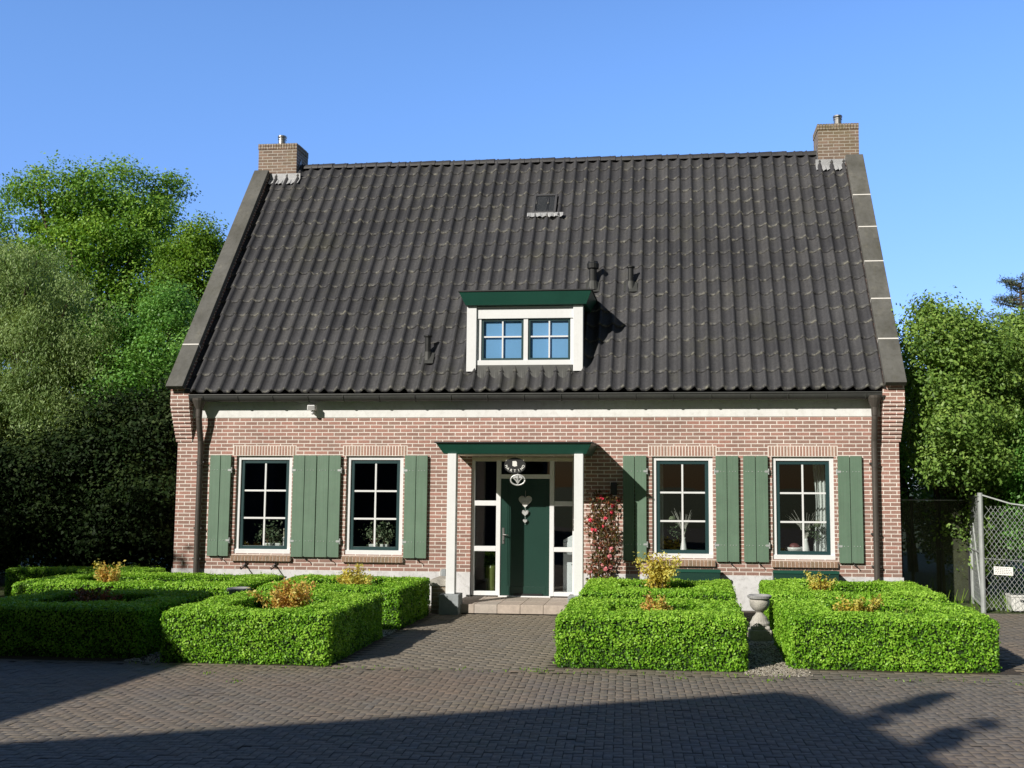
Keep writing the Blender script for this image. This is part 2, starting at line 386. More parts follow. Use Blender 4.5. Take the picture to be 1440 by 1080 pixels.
# ------------------------------------------------------------------ the house
W = 13.0; EY = -.20; EZ = 3.795; TH = R(54.69); RY = 3.59
cT, sT = math.cos(TH), math.sin(TH)
SL = (RY - EY) / cT                       # slope length
def RP(x, s, h): return (x, EY + s*cT - h*sT, EZ + s*sT + h*cT)
def roof_z(y): return EZ + (y - EY) * sT / cT
house = thing('brick_house', 'brick house with steep dark tiled roof, two chimneys and green shutters behind the clipped hedges', 'house', (6.5, 0, 0))

WX = [1.156, 3.223, 8.744, 10.821]; WW = 1.057; WZ0, WZ1 = .866, 2.63
DX0, DX1, DZ0, DZ1 = 5.52, 7.40, .17, 2.62
def wall_grid(x0, x1, z0, z1, y, openings, depth):
    xs = sorted({x0, x1, *[v for o in openings for v in o[:2] if x0 < v < x1]})
    zs = sorted({z0, z1, *[v for o in openings for v in o[2:] if z0 < v < z1]})
    mb = MB()
    inside = lambda x, z: any(o[0] < x < o[1] and o[2] < z < o[3] for o in openings)
    for i in range(len(xs)-1):
        for j in range(len(zs)-1):
            if inside((xs[i]+xs[i+1])/2, (zs[j]+zs[j+1])/2): continue
            a, b, c, d = xs[i], xs[i+1], zs[j], zs[j+1]
            mb.add([(a,y,c),(b,y,c),(b,y,d),(a,y,d)], [(0,1,2,3)])
    for o in openings:
        a, b = o[0], o[1]; c, d = max(o[2], z0), min(o[3], z1)
        if c >= d: continue
        mb.add([(a,y,c),(a,y+depth,c),(a,y+depth,d),(a,y,d)], [(0,1,2,3)])
        mb.add([(b,y,c),(b,y+depth,c),(b,y+depth,d),(b,y,d)], [(3,2,1,0)])
        if o[3] <= z1: mb.add([(a,y,d),(b,y,d),(b,y+depth,d),(a,y+depth,d)], [(3,2,1,0)])
        if o[2] >= z0: mb.add([(a,y,c),(b,y,c),(b,y+depth,c),(a,y+depth,c)], [(0,1,2,3)])
    return mb
OPN = [(x, x+WW, WZ0, WZ1) for x in WX] + [(DX0, DX1, DZ0, DZ1)]
mb = wall_grid(0, W, .58, 3.72, 0, OPN, .28)
# gable and back walls (outer shells), parapets under the coping
for x in (0.0, W):
    poly = [(0, .0), (7.18, .0), (7.18, 3.9), (RY, roof_z(RY)+.02), (0, roof_z(0)+.02)]
    mb.prism(poly, x, x + (.02 if x == 0 else -.02), 'x')
mb.add([(0,7.18,0),(W,7.18,0),(W,7.18,3.9),(0,7.18,3.9)], [(3,2,1,0)])
mb.build('wall', M['brick'], house)
pm = MB()
for a, b in ((-.006, DX0), (DX1, W+.006)):
    pm.box(a, b, -.006, .05, -.05, .58)
pm.box(-.006, .022, .05, 7.2, -.05, .58); pm.box(W-.022, W+.006, .05, 7.2, -.05, .58)
pm.build('plinth', M['plinth'], house)
fm = MB(); fm.box(.30, 12.68, -.012, .02, 3.328, 3.74); fm.build('frieze', M['frieze'], house)
# soffit board that closes the eave
sf = MB(); sf.box(.30, 12.68, -.185, -.02, 3.705, 3.735); sf.build('soffit', M['zinc'], house)
# inside: dark rooms
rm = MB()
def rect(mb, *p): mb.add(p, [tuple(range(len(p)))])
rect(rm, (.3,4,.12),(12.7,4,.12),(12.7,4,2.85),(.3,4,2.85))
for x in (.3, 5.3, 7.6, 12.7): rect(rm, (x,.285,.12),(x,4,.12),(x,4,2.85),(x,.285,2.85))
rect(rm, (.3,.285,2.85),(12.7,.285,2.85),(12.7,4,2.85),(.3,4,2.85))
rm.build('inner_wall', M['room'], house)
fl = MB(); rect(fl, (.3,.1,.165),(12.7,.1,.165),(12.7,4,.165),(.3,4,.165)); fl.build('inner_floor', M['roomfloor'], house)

# kneelers: corbelled brick ends below the coping
for xa, xb in ((-.004, .30), (12.69, W+.004)):
    k = MB(); n = 10; z0 = 2.886; rh = .067
    for i in range(n):
        d = .019*(i+1)
        fl = .055*(i+1)/n; xl = xa - (fl if xa < 1 else 0); xr = xb + (fl if xa > 1 else 0)
        k.box(xl, xr, -d, .05, z0 + i*rh, z0 + (i+1)*rh - .012)
        k.box(xl + .006, xr - .006, -d + .012, .05, z0 + (i+1)*rh - .012, z0 + (i+1)*rh)
    k.box(xl, xr, -.198, .05, z0 + n*rh, 3.86)
    k.build('kneeler', M['brick'], house)

# coping slabs
for side in (0, 1):
    xa, xb = ((-.075, .25) if side == 0 else (12.71, W+.065))
    ends = SL - .30
    cuts = [-.03, .98, 1.98, 2.98, 3.96, 4.93, 5.80] if side else [-.03, 1.0, ends]
    if cuts[-1] < ends: cuts[-1] = ends
    cp = MB(); jt = MB(); sup = MB()
    for i in range(len(cuts)-1):
        a, b = cuts[i] + (.012 if i else 0), cuts[i+1] - .012
        cp.hexa([RP(xa,a,.10),RP(xb,a,.10),RP(xb,b,.10),RP(xa,b,.10),RP(xa,a,.20),RP(xb,a,.20),RP(xb,b,.20),RP(xa,b,.20)])
        if i:
            c = cuts[i]
            jt.mark().hexa([RP(xa+.003,c-.014,.10),RP(xb-.003,c-.014,.10),RP(xb-.003,c+.014,.10),RP(xa+.003,c+.014,.10),RP(xa+.003,c-.014,.204),RP(xb-.003,c-.014,.204),RP(xb-.003,c+.014,.204),RP(xa+.003,c+.014,.204)])
    o = cp.build('gable_coping', M['coping'], house, bevel=.008)
    jt.build('mortar_joint', M['joint'], o)
    xi, xj = ((0.0, .23) if side == 0 else (12.73, W))
    sup.hexa([RP(xi,.02,-.25),RP(xj,.02,-.25),RP(xj,ends,-.25),RP(xi,ends,-.25),RP(xi,.02,.098),RP(xj,.02,.098),RP(xj,ends,.098),RP(xi,ends,.098)])
    sup.build('gable_parapet', M['brick'], house)

# roof: waves and courses of real tiles
def build_roof():
    x0, x1 = .22, 12.74; ncol = 51; nrow = 17; ns = 9
    pw = (x1-x0)/ncol; gauge = SL/nrow
    xs = np.linspace(0, ncol, ncol*ns+1)
    ph = np.mod(xs, 1.0)
    # wide rounded pan, narrower roll leaning to the right
    u = (ph - .80)/1.0
    u = u - np.round(u)
    prof = .066*np.exp(-(np.where(u < 0, u/.23, u/.075))**2/1.3) + .012*np.cos(2*np.pi*(ph-.8))
    V = []; F = []; E = []; T = []
    nx = len(xs); rg = np.random.default_rng(3)
    for r_ in range(nrow):
        s0 = r_*gauge - .015; s1 = (r_+1)*gauge + .03
        til = np.repeat(rg.normal(0, .0035, ncol), ns); til = np.append(til, til[-1])
        til2 = np.repeat(rg.normal(0, .006, ncol), ns); til2 = np.append(til2, til2[-1])
        tc = rg.random(ncol)
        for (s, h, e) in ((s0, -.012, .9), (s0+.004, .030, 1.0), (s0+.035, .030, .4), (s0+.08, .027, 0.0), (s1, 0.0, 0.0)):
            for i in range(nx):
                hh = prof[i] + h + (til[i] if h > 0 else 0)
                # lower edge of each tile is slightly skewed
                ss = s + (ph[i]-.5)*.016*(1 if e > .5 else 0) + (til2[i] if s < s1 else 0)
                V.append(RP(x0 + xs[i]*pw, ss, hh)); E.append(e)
        b = r_*5*nx
        for k in range(4):
            for i in range(nx-1):
                F.append((b+k*nx+i, b+k*nx+i+1, b+(k+1)*nx+i+1, b+(k+1)*nx+i)); T.append(tc[i//ns])
    me = bpy.data.meshes.new('roof'); me.from_pydata(V, [], F); me.update()
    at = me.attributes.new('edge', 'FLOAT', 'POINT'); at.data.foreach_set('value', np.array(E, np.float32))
    at = me.attributes.new('tile', 'FLOAT', 'FACE'); at.data.foreach_set('value', np.array(T, np.float32))
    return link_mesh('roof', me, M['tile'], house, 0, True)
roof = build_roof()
bk = MB(); bk.add([(-.03,RY,roof_z(RY)),(W+.03,RY,roof_z(RY)),(W+.03,7.45,EZ-.05),(-.03,7.45,EZ-.05)], [(0,1,2,3)])
bk.build('roof', M['tile'], house)
rd = MB(); zr = roof_z(RY)
nx_ = 34
for i in range(nx_):
    a = .92 + i*(12.16-.92)/nx_; b = .92 + (i+1)*(12.16-.92)/nx_ + .03
    dz = .006*math.sin(i*1.7)
    pr = [(RY + .13*math.cos(t), zr - .06 + .13*math.sin(t) + dz) for t in [math.pi*k/8 for k in range(9)]]
    pr2 = [(RY + .115*math.cos(t), zr - .06 + .115*math.sin(t) + dz) for t in [math.pi*k/8 for k in range(9)]]
    vs = [(a, p[0], p[1]) for p in pr2] + [(b, p[0], p[1]) for p in pr]
    fs = [(k, k+1, 9+k+1, 9+k) for k in range(8)] + [tuple(range(9, 18))]
    rd.add(vs, fs)
rd.build('ridge_tile', M['tile'], roof, smooth=False)

# chimneys
def chimney(x0, x1, ztop, potx):
    y0, y1 = 3.32, 4.03
    c = MB(); c.box(x0, x1, y0, y1, 7.0, ztop-.13); 
    o = c.build('chimney', M['chimbrick'], house)
    c = MB(); n = 15
    for i in range(n):       # standing bricks round the top
        a = x0 - .012 + i*(x1-x0+.024)/n; b = a + (x1-x0+.024)/n - .009
        c.box(a, b, y0-.012, y0+.1, ztop-.128, ztop); c.box(a, b, y1-.1, y1+.012, ztop-.128, ztop)
    for i in range(8):
        a = y0 + .11 + i*(y1-y0-.22)/8; b = a + (y1-y0-.22)/8 - .009
        c.box(x0-.012, x0+.1, a, b, ztop-.128, ztop); c.box(x1-.1, x1+.012, a, b, ztop-.128, ztop)
    c.build('brick_cap', M['chimbrick'], o, bevel=.003)
    c = MB(); c.box(x0+.02, x1-.02, y0+.02, y1-.02, ztop-.13, ztop-.012); c.build('mortar_bed', M['stonegrey'], o)
    c = MB(); c.lathe([(.085,0),(.085,.15),(.095,.15),(.095,.17),(.07,.17),(.07,.20),(.10,.205),(.10,.235),(.03,.26)], (potx, 3.50, ztop-.012), 16)
    c.build('flue_cowl', M['steel'], o, smooth=False)
    # lead apron down over the tiles
    c = MB(); zb = roof_z(y0); nseg = 22
    xa, xb = max(x0-.06, .25), min(x1+.10, 12.71)
    top = []; mid = []; low = []
    for i in range(nseg+1):
        x = xa + (xb-xa)*i/nseg; w_ = .02*math.sin(i*2.1)+.01*math.sin(i*5)
        top.append((x, y0-.012, zb+.17)); mid.append((x, y0-.014, zb+.04)); 
        s = (y0-EY)/cT
        low.append(RP(x, s-.16+w_, .062+.012*math.sin(i*2.1)))
    vs = top+mid+low; k = nseg+1
    c.add(vs, [(j*k+i, j*k+i+1, (j+1)*k+i+1, (j+1)*k+i) for j in range(2) for i in range(nseg)])
    xs_ = x1+.012 if x0 < 5 else x0-.012
    pts = []
    for i in range(9):
        y = y0 + (RY-y0)*i/8; pts += [(xs_, y, roof_z(y)+.2), (xs_, y, roof_z(y)-.05)]
    c.add(pts, [(2*i, 2*i+2, 2*i+3, 2*i+1) for i in range(8)])
    c.build('lead_flashing', M['lead'], o)
chimney(-.02, .85, 9.62, .44); chimney(12.16, 13.0, 9.70, 12.60)

# gutter and downpipes
g = MB(); n = 14; gy, gz, gr_ = -.205, 3.715, .085
prof = [(gy - gr_*math.cos(math.pi*k/n), gz - 1.25*gr_*math.sin(math.pi*k/n)) for k in range(n+1)]
prof2 = [(gy - (gr_-.006)*math.cos(math.pi*k/n), gz - (1.25*gr_-.006)*math.sin(math.pi*k/n)) for k in range(n+1)][::-1]
g.prism(prof+prof2, .33, 12.67, 'x')
g.tube([(.33, gy-gr_, gz+.008), (12.67, gy-gr_, gz+.008)], .016, 8)
gut = g.build('gutter', M['zinc'], house)
b = MB()
for i in range(19):
    x = .6 + i*11.8/18
    pts = [(x, gy - (gr_+.004)*math.cos(math.pi*k/10), gz - (1.25*gr_+.004)*math.sin(math.pi*k/10)) for k in range(11)]
    b.mark().tube(pts, .009, 6)
b.build('gutter_bracket', M['zinc'], gut)
for px, sgn in ((.50, 1), (12.55, -1)):
    p = MB(); py = -.085
    p.lathe([(.055,-.34),(.06,-.20),(.125,-.04),(.13,0.0)], (px - .0*sgn, -.20, 3.67), 14)
    p.tube([(px,-.20,3.40),(px,-.19,3.28),(px,-.14,3.06),(px,py-.01,2.90),(px,py,2.78),(px,py,.02)], .052, 14)
    for z in (2.45, 1.2): p.tube([(px,py,z),(px,py,z+.05)], .058, 14)
    o = p.build('downpipe', M['pipe'], house, smooth=False)
    q = MB()
    for z in (2.5, 1.3, .75): q.mark().box(px-.075, px+.075, py-.01, .0, z, z+.03)
    q.build('pipe_bracket', M['zinc'], o)

# windows
def window(x, idx):
    y = .045; z0, z1 = WZ0, WZ1; a, b = x, x+WW; fw = .072
    f = MB()
    f.box(a, a+fw, y, y+.11, z0, z1); f.box(b-fw, b, y, y+.11, z0, z1)
    f.box(a+fw, b-fw, y+.001, y+.109, z1-fw, z1-.002); f.box(a-.0, b+.0, y-.025, y+.115, z0-.012, z0+.075)
    w = f.build('window', M['white'], house, bevel=.005)
    s = MB(); sa, sb, s0, s1 = a+fw, b-fw, z0+.075, z1-fw; sw = .062; ys = y+.025
    s.box(sa, sa+sw, ys, ys+.06, s0, s1); s.box(sb-sw, sb, ys, ys+.06, s0, s1)
    s.box(sa+sw, sb-sw, ys+.001, ys+.059, s1-sw, s1); s.box(sa+sw, sb-sw, ys+.001, ys+.059, s0, s0+sw)
    s.build('sash', M['teal'], w, bevel=.004)
    ga, gb, g0, g1 = sa+sw, sb-sw, s0+sw, s1-sw
    p = MB(); p.add([(ga-.01,ys+.03,g0-.01),(gb+.01,ys+.03,g0-.01),(gb+.01,ys+.03,g1+.01),(ga-.01,ys+.03,g1+.01)], [(0,1,2,3)])
    p.build('pane', M['glass'], w)
    m_ = MB(); mw = .016
    cx = (ga+gb)/2
    m_.box(cx-mw, cx+mw, ys+.008, ys+.028, g0, g1)
    for t in (1/3, 2/3):
        zz = g0 + (g1-g0)*t
        m_.box(ga, cx-mw, ys+.010, ys+.026, zz-mw, zz+mw); m_.box(cx+mw, gb, ys+.010, ys+.026, zz-mw, zz+mw)
    m_.build('muntin', M['white'], w, bevel=.003)
    sl = MB(); n = 17; xa, xb = a-.03, b+.03; step = (xb-xa)/n
    for i in range(n):
        u0 = xa+i*step+.004; u1 = xa+(i+1)*step-.004
        sl.hexa([(u0,-.06,z0-.135),(u1,-.06,z0-.135),(u1,.09,z0-.115),(u0,.09,z0-.115),(u0,-.065,z0-.045),(u1,-.065,z0-.045),(u1,.09,z0-.012),(u0,.09,z0-.012)])
    o = sl.build('brick_sill', M['sillbrick'], w, bevel=.004)
    sl = MB(); sl.hexa([(xa,-.055,z0-.13),(xb,-.055,z0-.13),(xb,.09,z0-.115),(xa,.09,z0-.115),(xa,-.058,z0-.049),(xb,-.058,z0-.049),(xb,.09,z0-.016),(xa,.09,z0-.016)])
    sl.build('sill_mortar', M['mortar'], w)
    lt = MB(); n = 22; xa, xb = a-.06, b+.06; step = (xb-xa)/n
    for i in range(n): lt.box(xa+i*step+.009, xa+(i+1)*step-.009, -.004, .02, z1+.012, z1+.178)
    lt.build('brick_lintel', M['unit'], w)
    lt = MB(); lt.box(xa-.01, xb+.01, -.0015, .01, z1+.001, z1+.19); lt.build('lintel_mortar', M['mortar'], w)
    ib = MB(); ib.box(a-.02, b+.02, y+.115, y+.36, z0+.02, z0+.05); ib.build('inner_sill', M['white'], w)
for i, x in enumerate(WX): window(x, i)

# shutters
for x0, x1, hinge in ((.68,1.075,1),(2.25,2.685,-1),(2.70,3.135,1),(4.32,4.735,-1),(8.235,8.645,1),(9.85,10.24,-1),(10.325,10.745,1),(11.935,12.34,-1)):
    mid = (x0+x1)/2; s = MB(); ya, yb = -.062, -.026
    s.box(x0, mid-.005, ya, yb, .815, 2.64); s.box(mid+.005, x1, ya, yb, .815, 2.64)
    s.box(x0+.02, x1-.02, yb, -.012, 1.05, 1.15); s.box(x0+.02, x1-.02, yb, -.012, 2.32, 2.42)
    o = s.build('shutter', M['shutter'], house, bevel=.004)
    n = MB()
    for z in (1.10, 2.37):
        for t in (.12, .22, .37, .62, .76, .88):
            px = x0+(x1-x0)*t; n.mark().lathe([(.008,0),(.008,.004),(.003,.007)], (0,0,0), 6)
            k = 6*3; pts = n.v[-k:]; n.v[-k:] = [(px+q[0], ya-q[2], z+q[1]) for q in pts]
    n.build('nail', M['galv'], o)
    h = MB(); hx = x1 if hinge == 1 else x0
    for z in (1.10, 2.37):
        h.mark(); h.tube([(hx+.014*hinge, -.045, z-.05), (hx+.014*hinge, -.045, z+.05)], .014, 8)
        h.box(min(hx-.05*hinge, hx+.02*hinge), max(hx-.05*hinge, hx+.02*hinge), -.066, -.0622, z-.018, z+.018)
    h.build('hinge', M['galv'], o)
    k = MB(); kx = mid + .08
    k.tube([(kx-.05,-.01,.80),(kx-.04,-.06,.79),(kx,-.085,.77),(kx+.02,-.08,.735)], .008, 6)
    k.tube([(kx-.05,-.06,.80),(kx-.06,-.075,.83)], .008, 6)
    k.build('shutter_hook', M['black'], o)

# front door set
f = MB(); y0, y1 = .07, .17
vx = [(5.52,5.575),(5.965,6.045),(6.925,7.005),(7.335,7.398)]
for a, b in vx: f.box(a, b, y0, y1, .17, 2.62)
def hbar(a, b, z0, z1, mbx): mbx.box(a, b, y0+.002, y1-.002, z0, z1)
hbar(5.575,5.965,.17,.245,f); hbar(5.575,5.965,.945,1.035,f); hbar(5.575,5.965,1.75,1.84,f)
hbar(7.005,7.335,.17,.245,f); hbar(7.005,7.335,.945,1.025,f); hbar(7.005,7.335,1.75,1.835,f)
hbar(6.045,6.925,2.232,2.31,f); f.box(6.02, 6.95, y0-.03, y1, .135, .172)
ent = f.build('door_frame', M['white'], house, bevel=.006)
f = MB()
for a, b in ((5.575,5.965),(6.045,6.925),(7.005,7.335)): hbar(a, b, 2.54, 2.618, f)
f.box(5.525, 7.395, .03, y0-.001, 2.555, 2.615)
f.build('head_rail', M['cream'], ent, bevel=.004)
p = MB()
for a, b, z0, z1 in ((5.575,5.965,.245,.945),(5.575,5.965,1.035,1.75),(5.575,5.965,1.84,2.54),(7.005,7.335,.245,.945),(7.005,7.335,1.025,1.75),(7.005,7.335,1.835,2.54),(6.045,6.925,2.31,2.54)):
    p.mark().add([(a,.12,z0),(b,.12,z0),(b,.12,z1),(a,.12,z1)], [(0,1,2,3)])
p.build('pane', M['glass'], ent)
d = MB(); d.box(6.048, 6.922, .10, .15, .178, 2.229)
# raised frame round one large recessed field, with a vertical bead near the handle
d.box(6.048, 6.20, .088, .0999, .178, 2.229); d.box(6.86, 6.922, .088, .0999, .178, 2.229)
d.box(6.20, 6.86, .0885, .0999, .178, .33); d.box(6.20, 6.86, .0885, .0999, 2.13, 2.229)
d.box(6.155, 6.175, .080, .0879, .34, 2.12)
door = d.build('door', M['door'], house, bevel=.004)
h = MB(); h.box(6.075, 6.115, .076, .0875, 1.08, 1.36); h.tube([(6.095,.076,1.24),(6.095,.03,1.24),(6.11,.022,1.24),(6.20,.022,1.238)], .011, 8)
h.lathe([(.014,0),(.014,.01)], (6.095,.07,1.14), 10)
h.build('handle', M['steel'], door)
q = MB(); q.box(6.30, 6.80, .06, .0875, .185, .21); q.build('weather_bar', M['black'], door)

# step, posts, canopy
st = MB(); n = 6; sx0, sx1 = 5.44, 7.75
for i in range(n):
    a = sx0+i*(sx1-sx0)/n+.003; b = sx0+(i+1)*(sx1-sx0)/n-.003
    st.box(a, b, -1.14, -.62, 0.005, .15); st.box(a, b, -.614, .068, .1, .152)
stp = st.build('doorstep', M['step'], house, bevel=.006)
for x0, x1 in ((5.36,5.51),(7.49,7.64)):
    p = MB(); p.box(x0, x1, -1.24, -1.09, .325, 2.64)
    o = p.build('porch_post', M['white'], house, bevel=.008)
    p = MB(); p.box(x0-.09, x1+.09, -1.33, -1.00, -.02, .325); p.build('post_base', M['plinth_g'], o, bevel=.012)
    p = MB(); p.box(x0+.04, x1-.04, -1.2, -1.13, 2.636, 2.66); p.build('post_plate', M['black'], o)
c = MB()
zt, zb_ = 2.815, 2.638
T = [(5.17,-1.30),(7.785,-1.30),(7.785,-.004),(5.17,-.004)]; B = [(5.285,-1.20),(7.69,-1.20),(7.69,-.004),(5.285,-.004)]
vs = [(x,y,zb_) for x,y in B] + [(x,y,zt) for x,y in T]
c.add(vs, [(0,1,5,4),(1,2,6,5),(3,0,4,7),(0,3,2,1),(4,5,6,7)])
can = c.build('porch_canopy', M['green'], house, bevel=.004)
c = MB(); c.box(5.15, 7.805, -1.322, -.004, zt+.001, zt+.022); c.build('canopy_trim', M['black'], can)
c = MB(); c.box(5.40, 7.58, -1.17, -.01, zb_-.012, zb_-.002); c.build('canopy_soffit', M['cream'], can)
c = MB(); c.tube([(7.5,-.35,zb_-.06),(7.5,-.35,zb_-.012)], .03, 8); c.build('ceiling_lamp', M['black'], can)

# dormer
yd = -.155
d = MB(); ztop = 5.31
d.mark(); d.add([(5.50,yd+.05,4.0),(5.50,yd+.05,ztop),(5.50,1.0,ztop),(5.50,.35,4.4)], [(0,3,2,1)])
d.mark(); d.add([(7.495,yd+.05,4.0),(7.495,yd+.05,ztop),(7.495,1.0,ztop),(7.495,.35,4.4)], [(0,1,2,3)])
cheeks = d
d = MB(); d.mark().box(5.445,5.62,yd-.05,yd+.12,4.13,ztop); d.mark().box(7.36,7.535,yd-.05,yd+.12,4.13,ztop); posts = d
d = MB(); d.box(5.62,7.36,yd-.012,yd+.08,5.085,5.265); d.box(5.62,7.36,yd+.01,yd+.08,5.266,ztop)
d.box(5.62,7.36,yd-.015,yd+.1,4.245,4.335)
d.box(5.62,5.70,yd+.012,yd+.1,4.336,5.084); d.box(7.305,7.36,yd+.012,yd+.1,4.336,5.084); d.box(6.465,6.545,yd+.012,yd+.1,4.336,5.084)
dm = d.build('dormer', M['white'], house, bevel=.005)
cheeks.build('side_cheek', M['zinc'], dm); posts.build('corner_post', M['white'], dm, bevel=.006)
for a, b in ((5.70,6.465),(6.545,7.305)):
    s = MB(); z0, z1 = 4.336, 5.084; sw = .042; ys = yd+.03
    s.box(a,a+sw,ys,ys+.05,z0,z1); s.box(b-sw,b,ys,ys+.05,z0,z1); s.box(a+sw,b-sw,ys+.001,ys+.049,z1-sw,z1); s.box(a+sw,b-sw,ys+.001,ys+.049,z0,z0+sw)
    s.build('sash', M['teal'], dm, bevel=.003)
    p = MB(); p.add([(a+sw,ys+.028,z0+sw),(b-sw,ys+.028,z0+sw),(b-sw,ys+.028,z1-sw),(a+sw,ys+.028,z1-sw)], [(0,1,2,3)]); p.build('pane', M['glass'], dm)
    m_ = MB(); cx = (a+b)/2; cz = z0 + .57*(z1-z0)
    m_.box(cx-.013,cx+.013,ys+.006,ys+.026,z0+sw,z1-sw); m_.box(a+sw,cx-.013,ys+.008,ys+.024,cz-.013,cz+.013); m_.box(cx+.013,b-sw,ys+.008,ys+.024,cz-.013,cz+.013)
    m_.build('muntin', M['white'], dm)
    p = MB(); p.add([(a-.01,ys+.052,z0),(b+.01,ys+.052,z0),(b+.01,ys+.052,z1),(a-.01,ys+.052,z1)], [(0,1,2,3)]); p.build('blind', M['blind'], dm)
c = MB(); zt, zb_ = 5.545, 5.315
T = [(5.325,-.37),(7.70,-.37),(7.70,1.0),(5.325,1.0)]; B = [(5.43,-.27),(7.60,-.27),(7.60,.8),(5.43,.8)]
vs = [(x,y,zb_) for x,y in B] + [(x,y,zt) for x,y in T]
c.add(vs, [(0,1,5,4),(1,2,6,5),(3,0,4,7),(0,3,2,1),(4,5,6,7)])
c.build('fascia', M['green'], dm, bevel=.004)
c = MB(); c.box(5.31,7.715,-.385,.95,zt+.001,zt+.02); c.build('dormer_roof', M['black'], dm)
c = MB(); n = 60; r1 = []; r2 = []; r3 = []
for i in range(n+1):      # dressed lead apron under the sill, following the tile waves
    x = 5.64 + 1.70*i/n
    ph = ((x-.22)/((12.74-.22)/51)) % 1.0; u = ph-.80; u -= round(u)
    w_ = .066*math.exp(-((u/.23) if u < 0 else (u/.075))**2/1.3)
    r1.append((x, yd-.01, 4.25)); r2.append((x, yd-.02, 4.21)); r3.append(RP(x, (yd-EY)/cT-.045, .05+w_))
c.add(r1+r2+r3, [(j*(n+1)+i, j*(n+1)+i+1, (j+1)*(n+1)+i+1, (j+1)*(n+1)+i) for j in range(2) for i in range(n)])
c.build('lead_apron', M['zinc'], dm)

for ch in list(dm.children) + [dm]:
    for v in ch.data.vertices:
        v.co = (v.co.x*1.0096 - .088, v.co.y + .17, v.co.z*1.0096 - .0206)
# roof window
s0, s1 = (2.52-EY)/cT, (2.87-EY)/cT; xa, xb = 6.235, 6.72
c = MB()
def rbox(mb, xa, xb, sa, sb, ha, hb):
    mb.hexa([RP(xa,sa,ha),RP(xb,sa,ha),RP(xb,sb,ha),RP(xa,sb,ha),RP(xa,sa,hb),RP(xb,sa,hb),RP(xb,sb,hb),RP(xa,sb,hb)])
rbox(c, xa, xa+.045, s0, s1, 0, .10); rbox(c, xb-.045, xb, s0, s1, 0, .10); rbox(c, xa+.045, xb-.045, s1-.045, s1, 0, .099); rbox(c, xa+.045, xb-.045, s0, s0+.06, 0, .099)
sk = c.build('skylight', M['frame_grey'], house, bevel=.004)
c = MB(); rbox(c, xa+.045, xb-.045, s0+.06, s1-.045, .075, .09); c.build('pane', M['rglass'], sk)
c = MB(); rbox(c, xa+.045, xb-.045, s0+.06, s1-.045, .05, .07); c.build('light_shaft', M['lead'], sk)
c = MB(); n = 24; r1 = []; r2 = []
for i in range(n+1):
    x = xa-.10+(xb-xa+.26)*i/n; r1.append(RP(x, s0+.01, .10)); r2.append(RP(x, s0-.095+.010*math.sin(i*2.4)+.012*math.sin(i*1.1), .085+.015*math.sin(i*1.65)))
c.add(r1+r2, [(i, i+1, n+1+i+1, n+1+i) for i in range(n)])
c.build('lead_flashing', M['lead'], sk)
# vent pipes
def vent(x, y, h, r_, cowl):
    z = roof_z(y)
    c = MB(); c.tube([(x,y,z-.1),(x,y,z+h)], r_, 14); o = c.build('vent_pipe', M['black'], house)
    c = MB()
    if cowl: c.lathe([(r_,0),(r_*1.5,.02),(r_*1.55,.11),(r_*1.3,.13),(r_*1.3,.15),(r_*.4,.165)], (x,y,z+h-.10), 14)
    else: c.lathe([(r_,0),(r_*1.45,.01),(r_*1.45,.035),(r_*.4,.05)], (x,y,z+h), 14)
    c.build('vent_cap', M['black'], o)
    c = MB(); s = (y-EY)/cT; rbox(c, x-.13, x+.13, s-.16, s+.1, .055, .062); c.lathe([(r_*1.9,-.05),(r_*1.2,.13)], (x,y,z), 14); c.build('vent_slate', M['zinc'], o)
vent(7.59, 1.285, .46, .075, True); vent(8.315, 1.276, .38, .055, False); vent(4.63, .24, .40, .055, False)
# iron brackets for a missing flower box under the first window
for x in (1.40, 1.96):
    c = MB(); c.tube([(x,-.012,.82),(x,-.03,.62)], .012, 6); c.tube([(x,-.03,.66),(x+.005,-.10,.63),(x+.01,-.24,.60),(x+.01,-.27,.64)], .011, 6); c.tube([(x-.05,-.04,.64),(x,-.03,.68),(x+.01,-.05,.72)], .012, 6)
    c.build('planter_bracket', M['black'], house)
# ------------------------------------------------------------------ ground and paving
def sheet(name, x0, x1, y0, y1, z, mat):
    mb = MB(); mb.add([(x0,y0,z),(x1,y0,z),(x1,y1,z),(x0,y1,z)], [(0,1,2,3)])
    return tag(mb.build(name, mat), kind='structure')
sheet('ground', -400, 400, -400, 400, -.03, M['ground'])
sheet('courtyard', -14, 24, -34, -.02, -.012, M['sand'])

